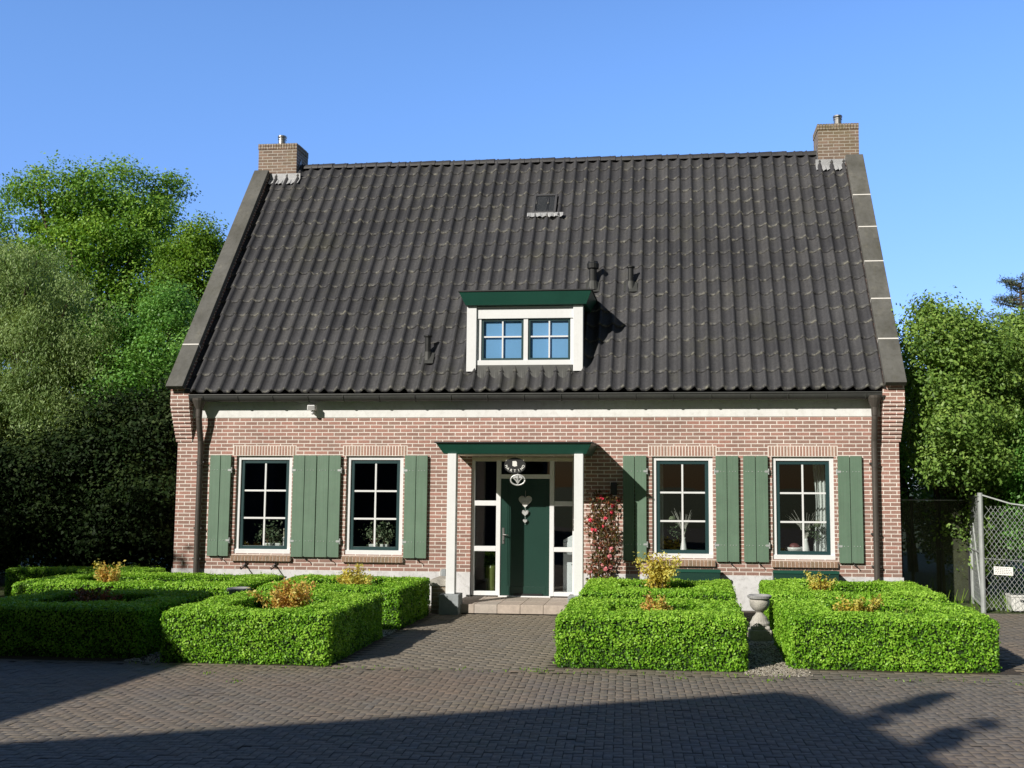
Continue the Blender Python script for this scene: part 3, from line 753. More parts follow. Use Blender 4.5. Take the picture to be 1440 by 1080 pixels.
def pavers(name, cells, mat, gap=.005, lift=.006, seed=1):
    """cells: list of (cx, cy, half length, half width, angle)"""
    rg = np.random.default_rng(seed)
    c = np.array(cells); n = len(c)
    ca, sa = np.cos(c[:,4]), np.sin(c[:,4])
    dz = rg.normal(0, .0016, n); tx = rg.normal(0, .006, n); ty = rg.normal(0, .007, n)
    def ring(inset, z):
        out = []
        for sx, sy in ((-1,-1),(1,-1),(1,1),(-1,1)):
            lx = sx*(c[:,2]-gap-inset); ly = sy*(c[:,3]-gap-inset)
            out.append(np.stack([c[:,0]+lx*ca-ly*sa, c[:,1]+lx*sa+ly*ca, z + dz + lx*tx + ly*ty], 1))
        return np.stack(out, 1)
    A = ring(0, -lift); B = ring(.004, 0)
    V = np.concatenate([A, B], 1).reshape(-1, 3)
    base = (np.arange(n)*8)[:, None]
    quads = np.array([[4,5,6,7],[0,1,5,4],[1,2,6,5],[2,3,7,6],[3,0,4,7]])
    F = (base[:, None, :] + quads[None]).reshape(-1)
    nq = n*5
    me = bpy.data.meshes.new(name)
    me.vertices.add(len(V)); me.vertices.foreach_set('co', V.astype(np.float32).ravel())
    me.loops.add(nq*4); me.loops.foreach_set('vertex_index', F.astype(np.int32))
    me.polygons.add(nq); me.polygons.foreach_set('loop_start', np.arange(0, nq*4, 4, dtype=np.int32))
    me.update(calc_edges=True)
    return tag(link_mesh(name, me, mat), kind='structure')
# herringbone in the yard
cells = []
a = .08; ang = R(3)
i0, i1, j0, j1 = -120, 300, -190, 16
for i in range(i0, i1):
    for j in range(j0, j1):
        k = (i + j) % 4
        if k == 0: cx, cy, r_ = (i+1)*a, (j+.5)*a, 0.0          # lies along x over cells i, i+1
        elif k == 2: cx, cy, r_ = (i+.5)*a, (j+1)*a, math.pi/2   # stands along y over cells j, j+1
        else: continue
        X = cx*math.cos(ang) - cy*math.sin(ang); Y = -6.45 + cx*math.sin(ang) + cy*math.cos(ang)
        if Y < -14 or Y > -6.40 or X < -4 or X > 18.5: continue
        if Y > -6.40: continue
        cells.append((X, Y, a, a/2, ang + r_))
for i in range(-25, 95):                                      # edging rows
    cells.append((i*.21, -6.34, .105, .0525, 0))
    if i*.21 > 7.7: cells += [(i*.21+.1, -6.235, .105, .0525, 0), (i*.21, -6.13, .105, .0525, 0)]
    if i*.21 > 10.3: cells += [(i*.21+.1, -6.02, .105, .0525, 0), (i*.21, -5.912, .105, .0525, 0)]
pavers('courtyard_paving', cells, M['paver'], gap=.0028, lift=.003, seed=2)
cells = []
ny = int((6.28-1.16)/.0875)
for j in range(ny):
    y = -6.24 + j*.0875
    for i in range(-2, 14):
        x = 5.45 + (i + .5*(j % 2))*.21
        if 5.18 < x < 7.66: cells.append((x, y, .105, .04375, 0))
pavers('path_paving', cells, M['pathpaver'], gap=.004, seed=4)
cells = []
for j in range(60):                                          # paving right of the beds, to the gate
    y = -6.2 + j*.105
    for i in range(0, 22):
        x = 13.2 + (i + .5*(j % 2))*.21
        cells.append((x, y, .105, .0525, 0))
pavers('side_paving', cells, M['paver'], seed=6)
# gravel round the beds
for (x0, x1, y0, y1) in ((2.3,5.16,-6.27,-.3),(-3.0,2.3,-6.27,-.3),(7.64,10.2,-6.07,-.3),(10.2,13.15,-5.84,-.3)):
    sheet('gravel_bed', x0, x1, y0, y1, -.002, M['soil'])
def scatter_stones(name, regions, n, seed):
    rg = np.random.default_rng(seed)
    tot = sum((b-a)*(d-c) for a,b,c,d in regions); V = []
    for (a,b,c,d) in regions:
        m = int(n*(b-a)*(d-c)/tot)
        P = np.stack([rg.uniform(a,b,m), rg.uniform(c,d,m), rg.uniform(.0,.008,m)], 1)
        s = rg.uniform(.006,.017,m); th = rg.uniform(0,6.28,m)
        e = rg.uniform(.6,1,m)
        dx = np.stack([np.cos(th)*s, np.sin(th)*s, 0*s],1); dy = np.stack([-np.sin(th)*s*e, np.cos(th)*s*e, 0*s],1); up = np.stack([0*s,0*s,s*.75],1)
        V.append(np.stack([P+dx, P+dy, P-dx, P-dy, P+up], 1))
    V = np.concatenate(V); m = len(V)
    me = bpy.data.meshes.new(name); me.vertices.add(m*5); me.vertices.foreach_set('co', V.astype(np.float32).ravel())
    tri = np.array([[0,1,4],[1,2,4],[2,3,4],[3,0,4]]); F = (np.arange(m)[:,None,None]*5 + tri[None]).reshape(-1)
    me.loops.add(len(F)); me.loops.foreach_set('vertex_index', F.astype(np.int32))
    me.polygons.add(m*4); me.polygons.foreach_set('loop_start', np.arange(0, m*12, 3, dtype=np.int32)); me.update(calc_edges=True)
    return link_mesh(name, me, M['pebble'], smooth=True)
o = scatter_stones('gravel', [(9.95,10.55,-6.3,-1.0),(9.95,10.7,-6.3,-5.6),(2.55,2.98,-6.3,-1.0),(7.9,13.0,-3.9,-3.0),(.2,5.1,-3.95,-3.2)], 17000, 5)
tag(o, kind='stuff')

# ------------------------------------------------------------------ clipped hedges
def surf_leaves(rects, dens, rg, rough=.03):
    P = []; N = []
    for (o_, u, v, n) in rects:
        o_, u, v, n = map(np.array, (o_, u, v, n)); A = np.linalg.norm(np.cross(u, v)); m = int(A*dens)
        a, b = rg.random(m), rg.random(m)
        p = o_ + a[:,None]*u + b[:,None]*v
        P.append(p); N.append(np.repeat(n[None].astype(float), m, 0))
    return np.concatenate(P), np.concatenate(N)
def lump(P, f, seed):
    rg = np.random.default_rng(seed); out = np.zeros(len(P))
    for k in range(7):
        d = rg.normal(0, 1, 3); d /= np.linalg.norm(d)
        out += np.sin(P @ d * f * rg.uniform(.6, 2.2) + rg.uniform(0, 6.28))
    return out/7
def hedge(label, x0, x1, y0, y1, h, th, seed, dens=5200, solid=False):
    rg = np.random.default_rng(seed)
    t = thing('box_hedge', label, 'hedge', ((x0+x1)/2, (y0+y1)/2, 0), group='clipped box hedges in front of the house')
    rects = [((x0,y0,0),(x1-x0,0,0),(0,0,h),(0,-1,0)), ((x0,y1,0),(x1-x0,0,0),(0,0,h),(0,1,0)),
             ((x0,y0,0),(0,y1-y0,0),(0,0,h),(-1,0,0)), ((x1,y0,0),(0,y1-y0,0),(0,0,h),(1,0,0))]
    a0, a1, b0, b1 = x0+th, x1-th, y0+th, y1-th
    core = MB(); q = .035
    if solid:
        rects.append(((x0,y0,h),(x1-x0,0,0),(0,y1-y0,0),(0,0,1)))
        core.box(x0+q,x1-q,y0+q,y1-q,0,h-q)
    else:
        rects += [((x0,y0,h),(x1-x0,0,0),(0,th,0),(0,0,1)), ((x0,b1,h),(x1-x0,0,0),(0,th,0),(0,0,1)),
                  ((x0,b0,h),(th,0,0),(0,b1-b0,0),(0,0,1)), ((a1,b0,h),(th,0,0),(0,b1-b0,0),(0,0,1)),
                  ((a0,b1,.15),(a1-a0,0,0),(0,0,h-.15),(0,-1,0)), ((a0,b0,.15),(a1-a0,0,0),(0,0,h-.15),(0,1,0)),
                  ((a1,b0,.15),(0,b1-b0,0),(0,0,h-.15),(-1,0,0)), ((a0,b0,.15),(0,b1-b0,0),(0,0,h-.15),(1,0,0))]
        core.box(x0+q,x1-q,y0+q,b0-q,0,h-q); core.box(x0+q,x1-q,b1+q,y1-q,0,h-q)
        core.box(x0+q,a0-q,b0-q,b1+q,0,h-q-.001); core.box(a1+q,x1-q,b0-q,b1+q,0,h-q-.001)
    core.build('inner_branches', M['hedgecore'], t)
    P, N = surf_leaves(rects, dens, rg)
    m = len(P)
    # soften the edges, let the surface swell and sink a little
    cx = np.clip(P[:,0], x0+.07, x1-.07); cy = np.clip(P[:,1], y0+.07, y1-.07); cz = np.minimum(P[:,2], h-.07)
    D = P - np.stack([cx,cy,cz],1); dl = np.linalg.norm(D,axis=1,keepdims=True)
    rounded = np.stack([cx,cy,cz],1) + D/np.maximum(dl,1e-6)*np.minimum(dl,.07)
    edge = (dl[:,0] > .071)
    N = np.where(edge[:,None], D/np.maximum(dl,1e-6), N); P = np.where(edge[:,None], rounded, P)
    l1 = lump(P, 5, seed); l2 = lump(P, 22, seed+1)
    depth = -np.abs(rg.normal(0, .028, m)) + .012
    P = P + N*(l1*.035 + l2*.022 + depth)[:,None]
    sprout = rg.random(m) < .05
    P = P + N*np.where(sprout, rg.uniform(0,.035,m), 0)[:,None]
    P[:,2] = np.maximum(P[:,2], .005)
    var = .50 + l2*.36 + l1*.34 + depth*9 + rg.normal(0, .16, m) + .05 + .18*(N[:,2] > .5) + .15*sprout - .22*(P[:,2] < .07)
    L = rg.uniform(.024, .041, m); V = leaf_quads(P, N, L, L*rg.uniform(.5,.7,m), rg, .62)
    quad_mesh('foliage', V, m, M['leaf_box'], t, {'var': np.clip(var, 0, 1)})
    return t
HH = .60
hedge('shaded square box hedge at the far left front, nearest the left edge of the picture', .25, 2.62, -6.05, -3.95, HH, .5, 21)
hedge('square box hedge at the back left, in front of the left downpipe', -1.0, 2.62, -3.15, -1.25, HH, .5, 22)
hedge('front box hedge left of the door path, with an orange shrub inside', 2.98, 5.08, -6.25, -3.95, HH, .5, 23)
hedge('rear box hedge left of the door path, below the second window', 2.90, 5.12, -3.20, -1.30, HH, .5, 24)
hedge('front box hedge just right of the door path', 7.76, 9.98, -6.05, -4.12, HH, .55, 25)
hedge('rear box hedge right of the door path, below the third window', 7.76, 10.02, -3.12, -1.25, HH, .55, 26)
hedge('front box hedge at the far right, in front of the right downpipe', 10.50, 12.88, -5.78, -3.80, HH, .55, 27)
hedge('rear box hedge at the far right, against the house corner', 10.50, 12.92, -3.25, -.95, HH, .55, 28)
hedge('low dark box hedge running left from the house corner', -2.6, .15, -.95, -.45, .62, .2, 29, solid=True)

# ------------------------------------------------------------------ shrubs in the beds
def shrub(name, label, cat, x, y, z0, h, r_, n, mat, seed, stems=9, leaf=.045, group='coloured shrubs inside the box hedges', lean=0.0):
    rg = np.random.default_rng(seed)
    t = thing(name, label, cat, (x, y, 0), group=group)
    st = MB(); P = []; N = []; C = []
    for k in range(stems):
        th = rg.uniform(0, 6.28); rr = r_*rg.uniform(.25, 1)
        tip = np.array([x + rr*math.cos(th) + lean, y + rr*math.sin(th), z0 + h*rg.uniform(.6, 1)])
        mid = np.array([x + rr*.35*math.cos(th), y + rr*.35*math.sin(th), z0 + h*.45])
        st.tube([(x + .03*math.cos(th), y + .03*math.sin(th), 0), tuple(mid), tuple(tip)], [.009,.007,.003], 5)
        m = n//stems; s = rg.random(m)**.8
        p = np.where(s[:,None] < .5, mid*(s[:,None]*2) + np.array([x,y,z0*.5])*(1-s[:,None]*2), tip*(s[:,None]*2-1) + mid*(2-s[:,None]*2))
        off = rg.normal(0, 1, (m,3)); off = unit(off)
        P.append(p + off*rg.uniform(.01, .16*max(h,.5), (m,1))); N.append(unit(off + np.array([0,0,.7]))); C.append(np.full(m, rg.normal(0,.14)) + (s-.5)*.5)
    P = np.concatenate(P); N = np.concatenate(N); C = np.concatenate(C); m = len(P)
    P[:,2] = np.maximum(P[:,2], .03)
    st.build('stem', M['twig'], t)
    L = rg.uniform(.7, 1.3, m)*leaf
    quad_mesh('foliage', leaf_quads(P, N, L, L*.55, rg, .6, .3), m, mat, t, {'var': np.clip(.5 + C + rg.normal(0,.16,m), 0, 1)})
    return t
shrub('barberry_shrub', 'wide orange and gold shrub inside the front hedge left of the path', 'shrub', 4.15, -5.25, .3, .60, .46, 3600, M['leaf_orange'], 41, 20, .048)
shrub('barberry_shrub', 'low gold and green shrub inside the rear hedge under the second window', 'shrub', 4.10, -2.30, .3, .58, .48, 2200, M['leaf_gold'], 42, 15, .045)
shrub('spirea_shrub', 'tall yellow shrub behind the hedges right of the door', 'shrub', 8.86, -2.35, .35, .80, .38, 3000, M['leaf_gold'], 43, 17, .05)
shrub('spirea_shrub', 'small orange shrub in front of the tall yellow one right of the path', 'shrub', 8.90, -4.95, .25, .52, .30, 1500, M['leaf_orange'], 44, 10, .045)
shrub('spirea_shrub', 'gold shrub inside the far right front hedge', 'shrub', 11.45, -4.75, .28, .50, .34, 1700, M['leaf_gold'], 45, 12, .045)
shrub('spirea_shrub', 'thin yellow shrub in the far right rear hedge below the fourth window', 'shrub', 11.35, -2.1, .3, .56, .30, 1000, M['leaf_gold'], 46, 9, .045)
shrub('barberry_shrub', 'dull reddish shrub in shade inside the far left front hedge', 'shrub', 1.45, -5.0, .3, .45, .40, 1500, M['leaf_rose'], 47, 12, .045)
shrub('barberry_shrub', 'pale pinkish shrub in shade behind the far left hedge', 'shrub', .35, -2.7, .3, .62, .32, 1400, M['leaf_orange'], 48, 10, .045)
shrub('spirea_shrub', 'tiny pale green shrub at the right of the far right front hedge', 'shrub', 12.0, -4.9, .3, .34, .12, 300, M['leaf_lime'], 49, 5, .035)

# climbing rose beside the door
rg = np.random.default_rng(60)
rose = thing('climbing_rose', 'straggly climbing rose with red blooms on the brick wall right of the door', 'climbing plant', (7.9, -.12, 0))
st = MB(); LP = []; BP = []
for k in range(10):
    x = 7.78 + rg.uniform(-.06,.22); pts = [(x, -.22, .02)]
    for s in range(1, 9):
        x += rg.normal(0, .055); x = min(max(x, 7.62), 8.2)
        pts.append((x, -.07 - rg.uniform(0,.10), s*rg.uniform(.20,.245)))
    st.tube(pts, [.011]*3 + [.006]*6, 5)
    for p in pts[2:]: LP += [np.array(p) + rg.normal(0, .055, 3)*[1,.45,1.2] for _ in range(15 if p[2] < 1.45 else 17)]
    for p in pts[3:]:
        if rg.random() < .24 + .3*(p[2] > 1.45 and p[0] > 7.9): BP.append(np.array(p) + rg.normal(0,.05,3)*[1,.3,1])
st.build('stem', M['twig'], rose)
P = np.array(LP); P[:,1] = np.minimum(P[:,1], -.02); m = len(P)
N = unit(np.stack([rg.normal(0,.4,m), -np.ones(m), rg.normal(.3,.4,m)],1)); L = rg.uniform(.04,.085,m)
quad_mesh('foliage', leaf_quads(P,N,L,L*.5,rg,.6,.8), m, M['leaf_rose'], rose, {'var': rg.random(m)})
for nm, sel in (('red', lambda p: p[2] > 1.3), ('pink', lambda p: p[2] <= 1.3)):
    B = np.array([p for p in BP if sel(p)]); P = np.repeat(B, 14, 0); n = unit(rg.normal(0,1,(len(P),3)) + [0,-.8,.3]); P = P + n*.030
    quad_mesh('blossom', leaf_quads(P, n, np.full(len(P),.05), np.full(len(P),.042), rg, .3), len(P), M[nm], rose)

# ------------------------------------------------------------------ trees
def ellip(rg, n, shell=.55):
    d = unit(rg.normal(0,1,(n,3))); r_ = rg.uniform(shell, 1, n)**.6
    return d, d*r_[:,None]
def tree(name, label, x, y, lumps, trunk_h, tr, ncl, nl, leaf, mat, seed, cr=.38, droop=.2, cat='tree', group=None, limbs=True, shell=.5, vshift=0.0, sub=0, sr=(.5,.9), aspect=.58, fill=.35):
    """lumps: (x, y, z, rx, ry, rz) offsets from the base; clusters of leaves fill each lump's shell unevenly"""
    rg = np.random.default_rng(seed)
    t = thing(name, label, cat, (x, y, 0), group=group)
    st = MB(); bend = rg.normal(0, .15, 2)
    top = (x + bend[0], y + bend[1], trunk_h)
    st.tube([(x, y, -.1), (x + bend[0]*.3, y + bend[1]*.3, trunk_h*.4), top], [tr, tr*.75, tr*.55], 9)
    vol = np.array([l[3]*l[4]*l[5] for l in lumps])**.75; vol /= vol.sum()
    P = []; N = []; VV = []
    if sub:      # break every big lump into smaller ones scattered over its surface, for an uneven outline with gaps
        small = []
        for l in lumps:
            for d in unit(rg.normal(0, 1, (sub, 3)) + [0, -.25, .15]):
                k = rg.uniform(*sr); f = rg.uniform(.55, 1.0)
                small.append((l[0]+d[0]*l[3]*f, l[1]+d[1]*l[4]*f, l[2]+d[2]*l[5]*f, k*rg.uniform(.9,1.25), k, k*rg.uniform(.6,.9)))
        vb = vol*fill; lumps_all = list(lumps); vol = np.array([l[3]*l[4]*l[5] for l in small])**.75; vol = vol/vol.sum()*(1-fill)
        lumps = lumps_all + small; vol = np.concatenate([vb, vol])
    for l, w_ in zip(lumps, vol):
        c = np.array([x + l[0], y + l[1], l[2]]); rad = np.array(l[3:6])
        if limbs and w_ > 0:
            mid = (np.array(top)*.5 + c*.5) + rg.normal(0,.15,3) - [0,0,.2]
            st.tube([top, tuple(mid), tuple(c)], [tr*.4, tr*.25, tr*.1], 6)
            for _ in range(1 if sub else 4):
                d = unit(rg.normal(0,1,(1,3)))[0]*rad*.85
                st.tube([tuple(c*.6+mid*.4), tuple(c + d*.5 + [0,0,.1]), tuple(c + d)], [tr*.13, tr*.08, tr*.03], 5)
        k = max(6, int(ncl*w_)); d, q = ellip(rg, k, shell)
        cc = c + q*rad*(1 + .18*np.sin(q[:,[1,2,0]]*7 + l[0]*3))
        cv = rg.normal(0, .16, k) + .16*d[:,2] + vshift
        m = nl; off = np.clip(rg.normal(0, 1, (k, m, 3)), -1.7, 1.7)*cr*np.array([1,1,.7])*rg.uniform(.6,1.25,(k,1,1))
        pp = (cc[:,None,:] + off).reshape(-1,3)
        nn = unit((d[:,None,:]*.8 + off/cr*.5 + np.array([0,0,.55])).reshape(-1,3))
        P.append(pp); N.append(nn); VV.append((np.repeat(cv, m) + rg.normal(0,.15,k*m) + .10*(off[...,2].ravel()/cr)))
    st.build('trunk', M['bark'], t)
    P = np.concatenate(P); N = np.concatenate(N); VV = np.concatenate(VV)
    keep = P[:,2] > .1; P, N, VV = P[keep], N[keep], VV[keep]; m = len(P)
    L = rg.uniform(.7,1.35,m)*leaf
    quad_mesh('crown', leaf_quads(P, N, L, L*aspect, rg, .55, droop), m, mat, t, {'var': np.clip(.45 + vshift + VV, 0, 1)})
    return t

# left of the house
tree('broadleaf_tree', 'tallest broad green tree rising behind the bushes left of the house', -9.0, 12.5,
     [(-1.2,0,11.0,1.7,1.6,1.35),(.9,.3,10.9,1.6,1.5,1.25),(1.7,0,9.6,1.3,1.4,1.1),(-2.6,0,9.4,1.6,1.5,1.3),(.1,-.6,9.2,1.9,1.5,1.2),(1.4,-.5,7.6,1.4,1.3,1.0),(-1.4,-.8,7.4,1.9,1.5,1.2),(2.2,.4,8.0,.8,1.0,.7),(-.2,-.5,5.8,1.9,1.4,1.1),(-3.2,-.3,7.0,1.4,1.2,1.1)],
     6.0, .28, 900, 115, .095, M['leaf_oak'], 101, .26, fill=.4, sub=5, sr=(.5,.85), vshift=.05, group='trees left of the house')
tree('broadleaf_tree', 'green tree at the left edge of the picture beside the tallest tree', -14.0, 13.5,
     [(0,0,10.4,1.8,1.6,1.5),(1.6,0,9.0,1.6,1.5,1.3),(-1.5,0,9.2,1.8,1.5,1.4),(.8,-.3,7.2,2.0,1.5,1.3),(-1,0,6.8,2,1.5,1.3)],
     6.0, .26, 300, 100, .10, M['leaf_oak'], 102, .28, sub=5, sr=(.5,.9), group='trees left of the house')
tree('young_tree', 'slender fresh green tree against the left gable of the house', -4.1, 9.2,
     [(0,0,8.7,.75,.8,.7),(.1,0,7.8,.95,.9,.85),(-.35,-.1,6.9,1.0,.9,.9),(.4,0,6.1,1.0,.9,.9),(-.1,0,5.0,1.2,1,.9)],
     5.0, .14, 620, 105, .08, M['leaf_lime'], 103, .21, fill=.5, sub=4, sr=(.38,.6), group='trees left of the house')
tree('willow_bush', 'tall grey green willow bush at the left edge in front of the trees', -6.4, 5.0,
     [(0,0,6.5,1.3,1.2,1.1),(-1.5,0,6.0,1.4,1.2,1.3),(1.1,-.2,5.6,1.3,1.1,1.1),(-.4,-.6,4.9,1.8,1.2,1.2),(1.2,-.3,4.3,1.2,1.1,1.0),(-2.2,-.4,4.2,1.6,1.2,1.2),(.3,-.8,3.5,2.0,1.1,1.0),(-1.2,-1.3,2.4,1.6,.8,.9),(1.4,-1.0,2.7,1.1,.7,.7)],
     3.2, .16, 1050, 170, .085, M['leaf_willow'], 104, .25, 2.2, fill=.45, sub=6, sr=(.4,.65), aspect=.25, vshift=.10, group='trees left of the house')
tree('bright_bush', 'bright green bushy tree close to the left gable', -3.55, 5.6,
     [(0,0,6.1,.8,.8,.65),(-.8,0,5.4,.9,.9,.7),(.6,-.1,5.2,.9,.9,.75),(-.2,-.3,4.5,1.3,1.0,.8),(.8,-.2,3.8,1.1,.9,.8),(-1.1,-.2,3.9,1.1,.9,.8),(0,-.4,3.0,1.5,1,.8)],
     3.0, .12, 640, 110, .075, M['leaf_bright'], 105, .2, fill=.5, sub=4, sr=(.35,.6), vshift=.06, group='trees left of the house')
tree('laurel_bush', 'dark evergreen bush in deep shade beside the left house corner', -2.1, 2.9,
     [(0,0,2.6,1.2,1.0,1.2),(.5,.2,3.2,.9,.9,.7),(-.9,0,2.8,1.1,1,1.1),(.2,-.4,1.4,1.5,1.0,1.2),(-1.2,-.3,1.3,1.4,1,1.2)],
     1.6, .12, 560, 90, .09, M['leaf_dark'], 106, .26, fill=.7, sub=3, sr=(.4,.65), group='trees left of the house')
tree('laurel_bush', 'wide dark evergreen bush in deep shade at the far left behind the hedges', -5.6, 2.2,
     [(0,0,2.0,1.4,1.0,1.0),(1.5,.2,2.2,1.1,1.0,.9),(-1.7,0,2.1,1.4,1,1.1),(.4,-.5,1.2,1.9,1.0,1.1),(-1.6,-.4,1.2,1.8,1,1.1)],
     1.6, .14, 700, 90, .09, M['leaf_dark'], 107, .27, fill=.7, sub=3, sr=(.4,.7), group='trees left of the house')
# behind, closing the view
for i, (x, y, h, lab) in enumerate(((-17.5, 10, 7.5, 'rounded green tree at the far left edge behind the willow bush'), (-9.5, 8.0, 5.5, 'dense dark green tree filling the gap under the tallest tree'), (-1.2, 17, 6.8, 'dark green tree hidden behind the left gable of the house'))):
    tree('broadleaf_tree', lab, x, y, [(0,0,h*.72,2.2,1.8,h*.22),(1.5,0,h*.5,2.0,1.8,h*.22),(-1.5,0,h*.5,2.0,1.8,h*.22),(0,-.4,h*.28,2.8,1.8,h*.24)],
         h*.4, .2, 420, 70, .16, M['leaf_oak'], 120+i, .42, group='trees left of the house')
# right of the house
tree('hazel_tree', 'leafy green tree touching the right gable of the house', 14.12, 2.05,
     [(-.1,-1.1,4.75,.6,.6,.55),(-.25,-1.3,4.1,.55,.6,.6),(.45,-1.0,4.5,.6,.6,.6),(.0,-1.4,3.4,.65,.7,.65),(.0,-1.45,2.7,.65,.6,.55),(.4,.2,3.3,.8,.7,.8),(.5,.1,1.6,.8,.6,.9)],
     2.4, .09, 640, 95, .07, M['leaf_right'], 131, .19, sub=4, sr=(.28,.5), vshift=.05, fill=.55, group='trees right of the house')
tree('hazel_tree', 'lower leafy tree in the dip of the tree line right of the house', 15.1, 2.8,
     [(0,-.8,4.3,.5,.6,.5),(-.45,-.9,4.55,.4,.5,.4),(.45,-.5,4.0,.6,.7,.6),(.1,-.8,3.3,.85,.8,.65),(.1,-.9,2.6,.9,.7,.6),(.55,-.6,4.75,.42,.5,.4),(0,.2,2.2,.9,.6,.9),(.2,.1,1.2,.9,.6,.8)],
     2.2, .08, 640, 95, .07, M['leaf_right'], 132, .19, sub=4, sr=(.28,.5), vshift=.05, fill=.55, group='trees right of the house')
tree('hazel_tree', 'broad leafy tree at the right edge of the picture', 16.05, 2.7,
     [(-.2,-.5,4.75,.6,.6,.55),(-.1,-.7,4.3,.6,.6,.55),(.35,-.5,4.95,.5,.6,.45),(-.5,-.4,4.2,.6,.7,.6),(.6,0,4.6,.8,.7,.7),(-.1,-.5,3.5,1.0,.8,.7),(-.3,-.6,2.7,1.0,.8,.7),(.8,-.3,3.1,.9,.8,.8),(-.2,-.2,1.6,1.2,.7,.8)],
     2.5, .10, 760, 95, .072, M['leaf_right'], 133, .2, sub=4, sr=(.28,.5), vshift=.05, fill=.55, group='trees right of the house')
tree('bright_bush', 'bright green bush by the chain link fence at the right edge', 16.0, 1.2,
     [(0,0,3.0,.7,.6,.6),(-.3,-.1,2.3,.7,.6,.6),(.5,0,2.4,.8,.6,.7),(0,-.1,1.4,.9,.6,.8)],
     1.4, .07, 420, 80, .07, M['leaf_bright'], 134, .19, group='trees right of the house')
for i, (x, y, h, lab) in enumerate(((15.1, 9.0, 6.2, 'thin darker tree showing above the tree line beside the right gable'), (19.5, 9.5, 6.8, 'green tree beyond the right edge of the tree line'), (17.3, 10.5, 5.2, 'dark green tree low behind the dip in the right tree line'))):
    tree('broadleaf_tree', lab, x, y, [(0,0,h*.80,.9,1.0,h*.16),(.9,0,h*.55,1.4,1.2,h*.2),(-.6,0,h*.55,1.2,1.2,h*.2),(0,-.4,h*.3,2.0,1.3,h*.24)],
         h*.45, .14, 300, 70, .12, M['leaf_oak'], 140+i, .30, group='trees right of the house')
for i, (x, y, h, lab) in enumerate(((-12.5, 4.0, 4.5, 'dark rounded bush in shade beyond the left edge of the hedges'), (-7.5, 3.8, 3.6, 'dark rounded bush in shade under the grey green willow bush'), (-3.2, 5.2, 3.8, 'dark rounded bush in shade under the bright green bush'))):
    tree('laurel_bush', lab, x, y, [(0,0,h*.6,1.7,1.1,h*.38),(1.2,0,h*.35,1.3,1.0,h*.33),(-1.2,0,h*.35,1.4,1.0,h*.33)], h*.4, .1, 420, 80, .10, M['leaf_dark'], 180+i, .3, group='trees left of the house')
# thin bare-topped tree in the dip and a pine
tree('sparse_tree', 'sparse spindly tree top showing against the sky in the right tree line', 16.6, 12.0,
     [(-.3,0,6.9,.45,.4,.35),(.5,0,6.75,.5,.4,.3),(.1,0,6.2,.5,.4,.3)], 5.6, .07, 34, 30, .10, M['leaf_oak'], 151, .16, shell=.2)
rg = np.random.default_rng(77)
pine = thing('pine_tree', 'grey green pine with layered branches at the top right edge', 'tree', (19.6, 14.2, 0))
st = MB(); st.tube([(19.6,14.2,-.1),(19.65,14.2,5),(19.6,14.2,8.3)], [.18,.12,.03], 8); P = []; N = []
for k in range(44):
    z = rg.uniform(5.2, 8.3); ln = (8.6-z)*.5 + .25; th = rg.uniform(0,6.28)
    e = np.array([math.cos(th)*ln, math.sin(th)*ln, rg.uniform(.05,.35)]); b = np.array([19.6,14.2,z])
    st.tube([tuple(b), tuple(b+e*.5-[0,0,.04]), tuple(b+e)], [.03,.02,.008], 5)
    m = 130; s = rg.uniform(.3,1.05,m); P.append(b + e*s[:,None] + rg.normal(0,.085,(m,3))*[1,1,.7]); N.append(unit(rg.normal(0,1,(m,3))+[0,0,.8]))
st.build('trunk', M['bark'], pine)
P = np.concatenate(P); N = np.concatenate(N); m = len(P)
quad_mesh('crown', leaf_quads(P,N,rg.uniform(.10,.2,m),np.full(m,.022),rg,.5), m, M['needle'], pine, {'var': rg.random(m)})
# weeds and rough grass
def tuft(mbP, x, y, n, h, rg):
    for _ in range(n):
        mbP.append((x + rg.normal(0,.05), y + rg.normal(0,.05), h*rg.uniform(.4,1)))
rg = np.random.default_rng(90); pts = []
for x, y in [(4.4,-7.3),(9.2,-6.55),(7.6,-6.35),(7.55,-6.2),(3.9,-6.9),(10.2,-6.6),(5.3,-6.4),(12.9,-6.5)]: tuft(pts, x, y, 16, .022, rg)
for _ in range(900): pts.append((rg.uniform(13.3,18), rg.uniform(.3,4.5), rg.uniform(.05,.28)))
for _ in range(260): pts.append((rg.uniform(2.6,13), rg.uniform(-6.45,-6.2), rg.uniform(.01,.03)))
P = np.array(pts); m = len(P); h = P[:,2].copy(); P[:,2] = h*.5
th = rg.uniform(0,6.28,m); S = np.stack([np.cos(th),np.sin(th),0*th],1)*.009; Up = np.stack([rg.normal(0,.3,m)*h, rg.normal(0,.3,m)*h, h],1)*.5
V = np.stack([P-Up-S, P-Up+S, P+Up+S*.2, P+Up-S*.2],1).reshape(-1,3)
o = quad_mesh('weeds', V, m, M['leaf_lime'], None, {'var': rg.random(m)}); tag(o, kind='stuff')
# fallen petals, leaf bits and grit lying on the paving
n = 900; P = np.stack([rg.uniform(0,18,n), rg.uniform(-11.5,-1.4,n), rg.uniform(.005,.008,n)],1); P = P[(P[:,1] < -6.2) | ((P[:,0] > 5.2) & (P[:,0] < 7.6)) | (P[:,0] > 13.2)]; n = len(P)
L = rg.uniform(.008,.030,n)**1.0; o = quad_mesh('fallen_leaves', leaf_quads(P, np.tile([0,0,1.0],(n,1)), L, L*.6, rg, .15), n, M['litter'], None, {'var': rg.random(n)}); tag(o, kind='stuff')

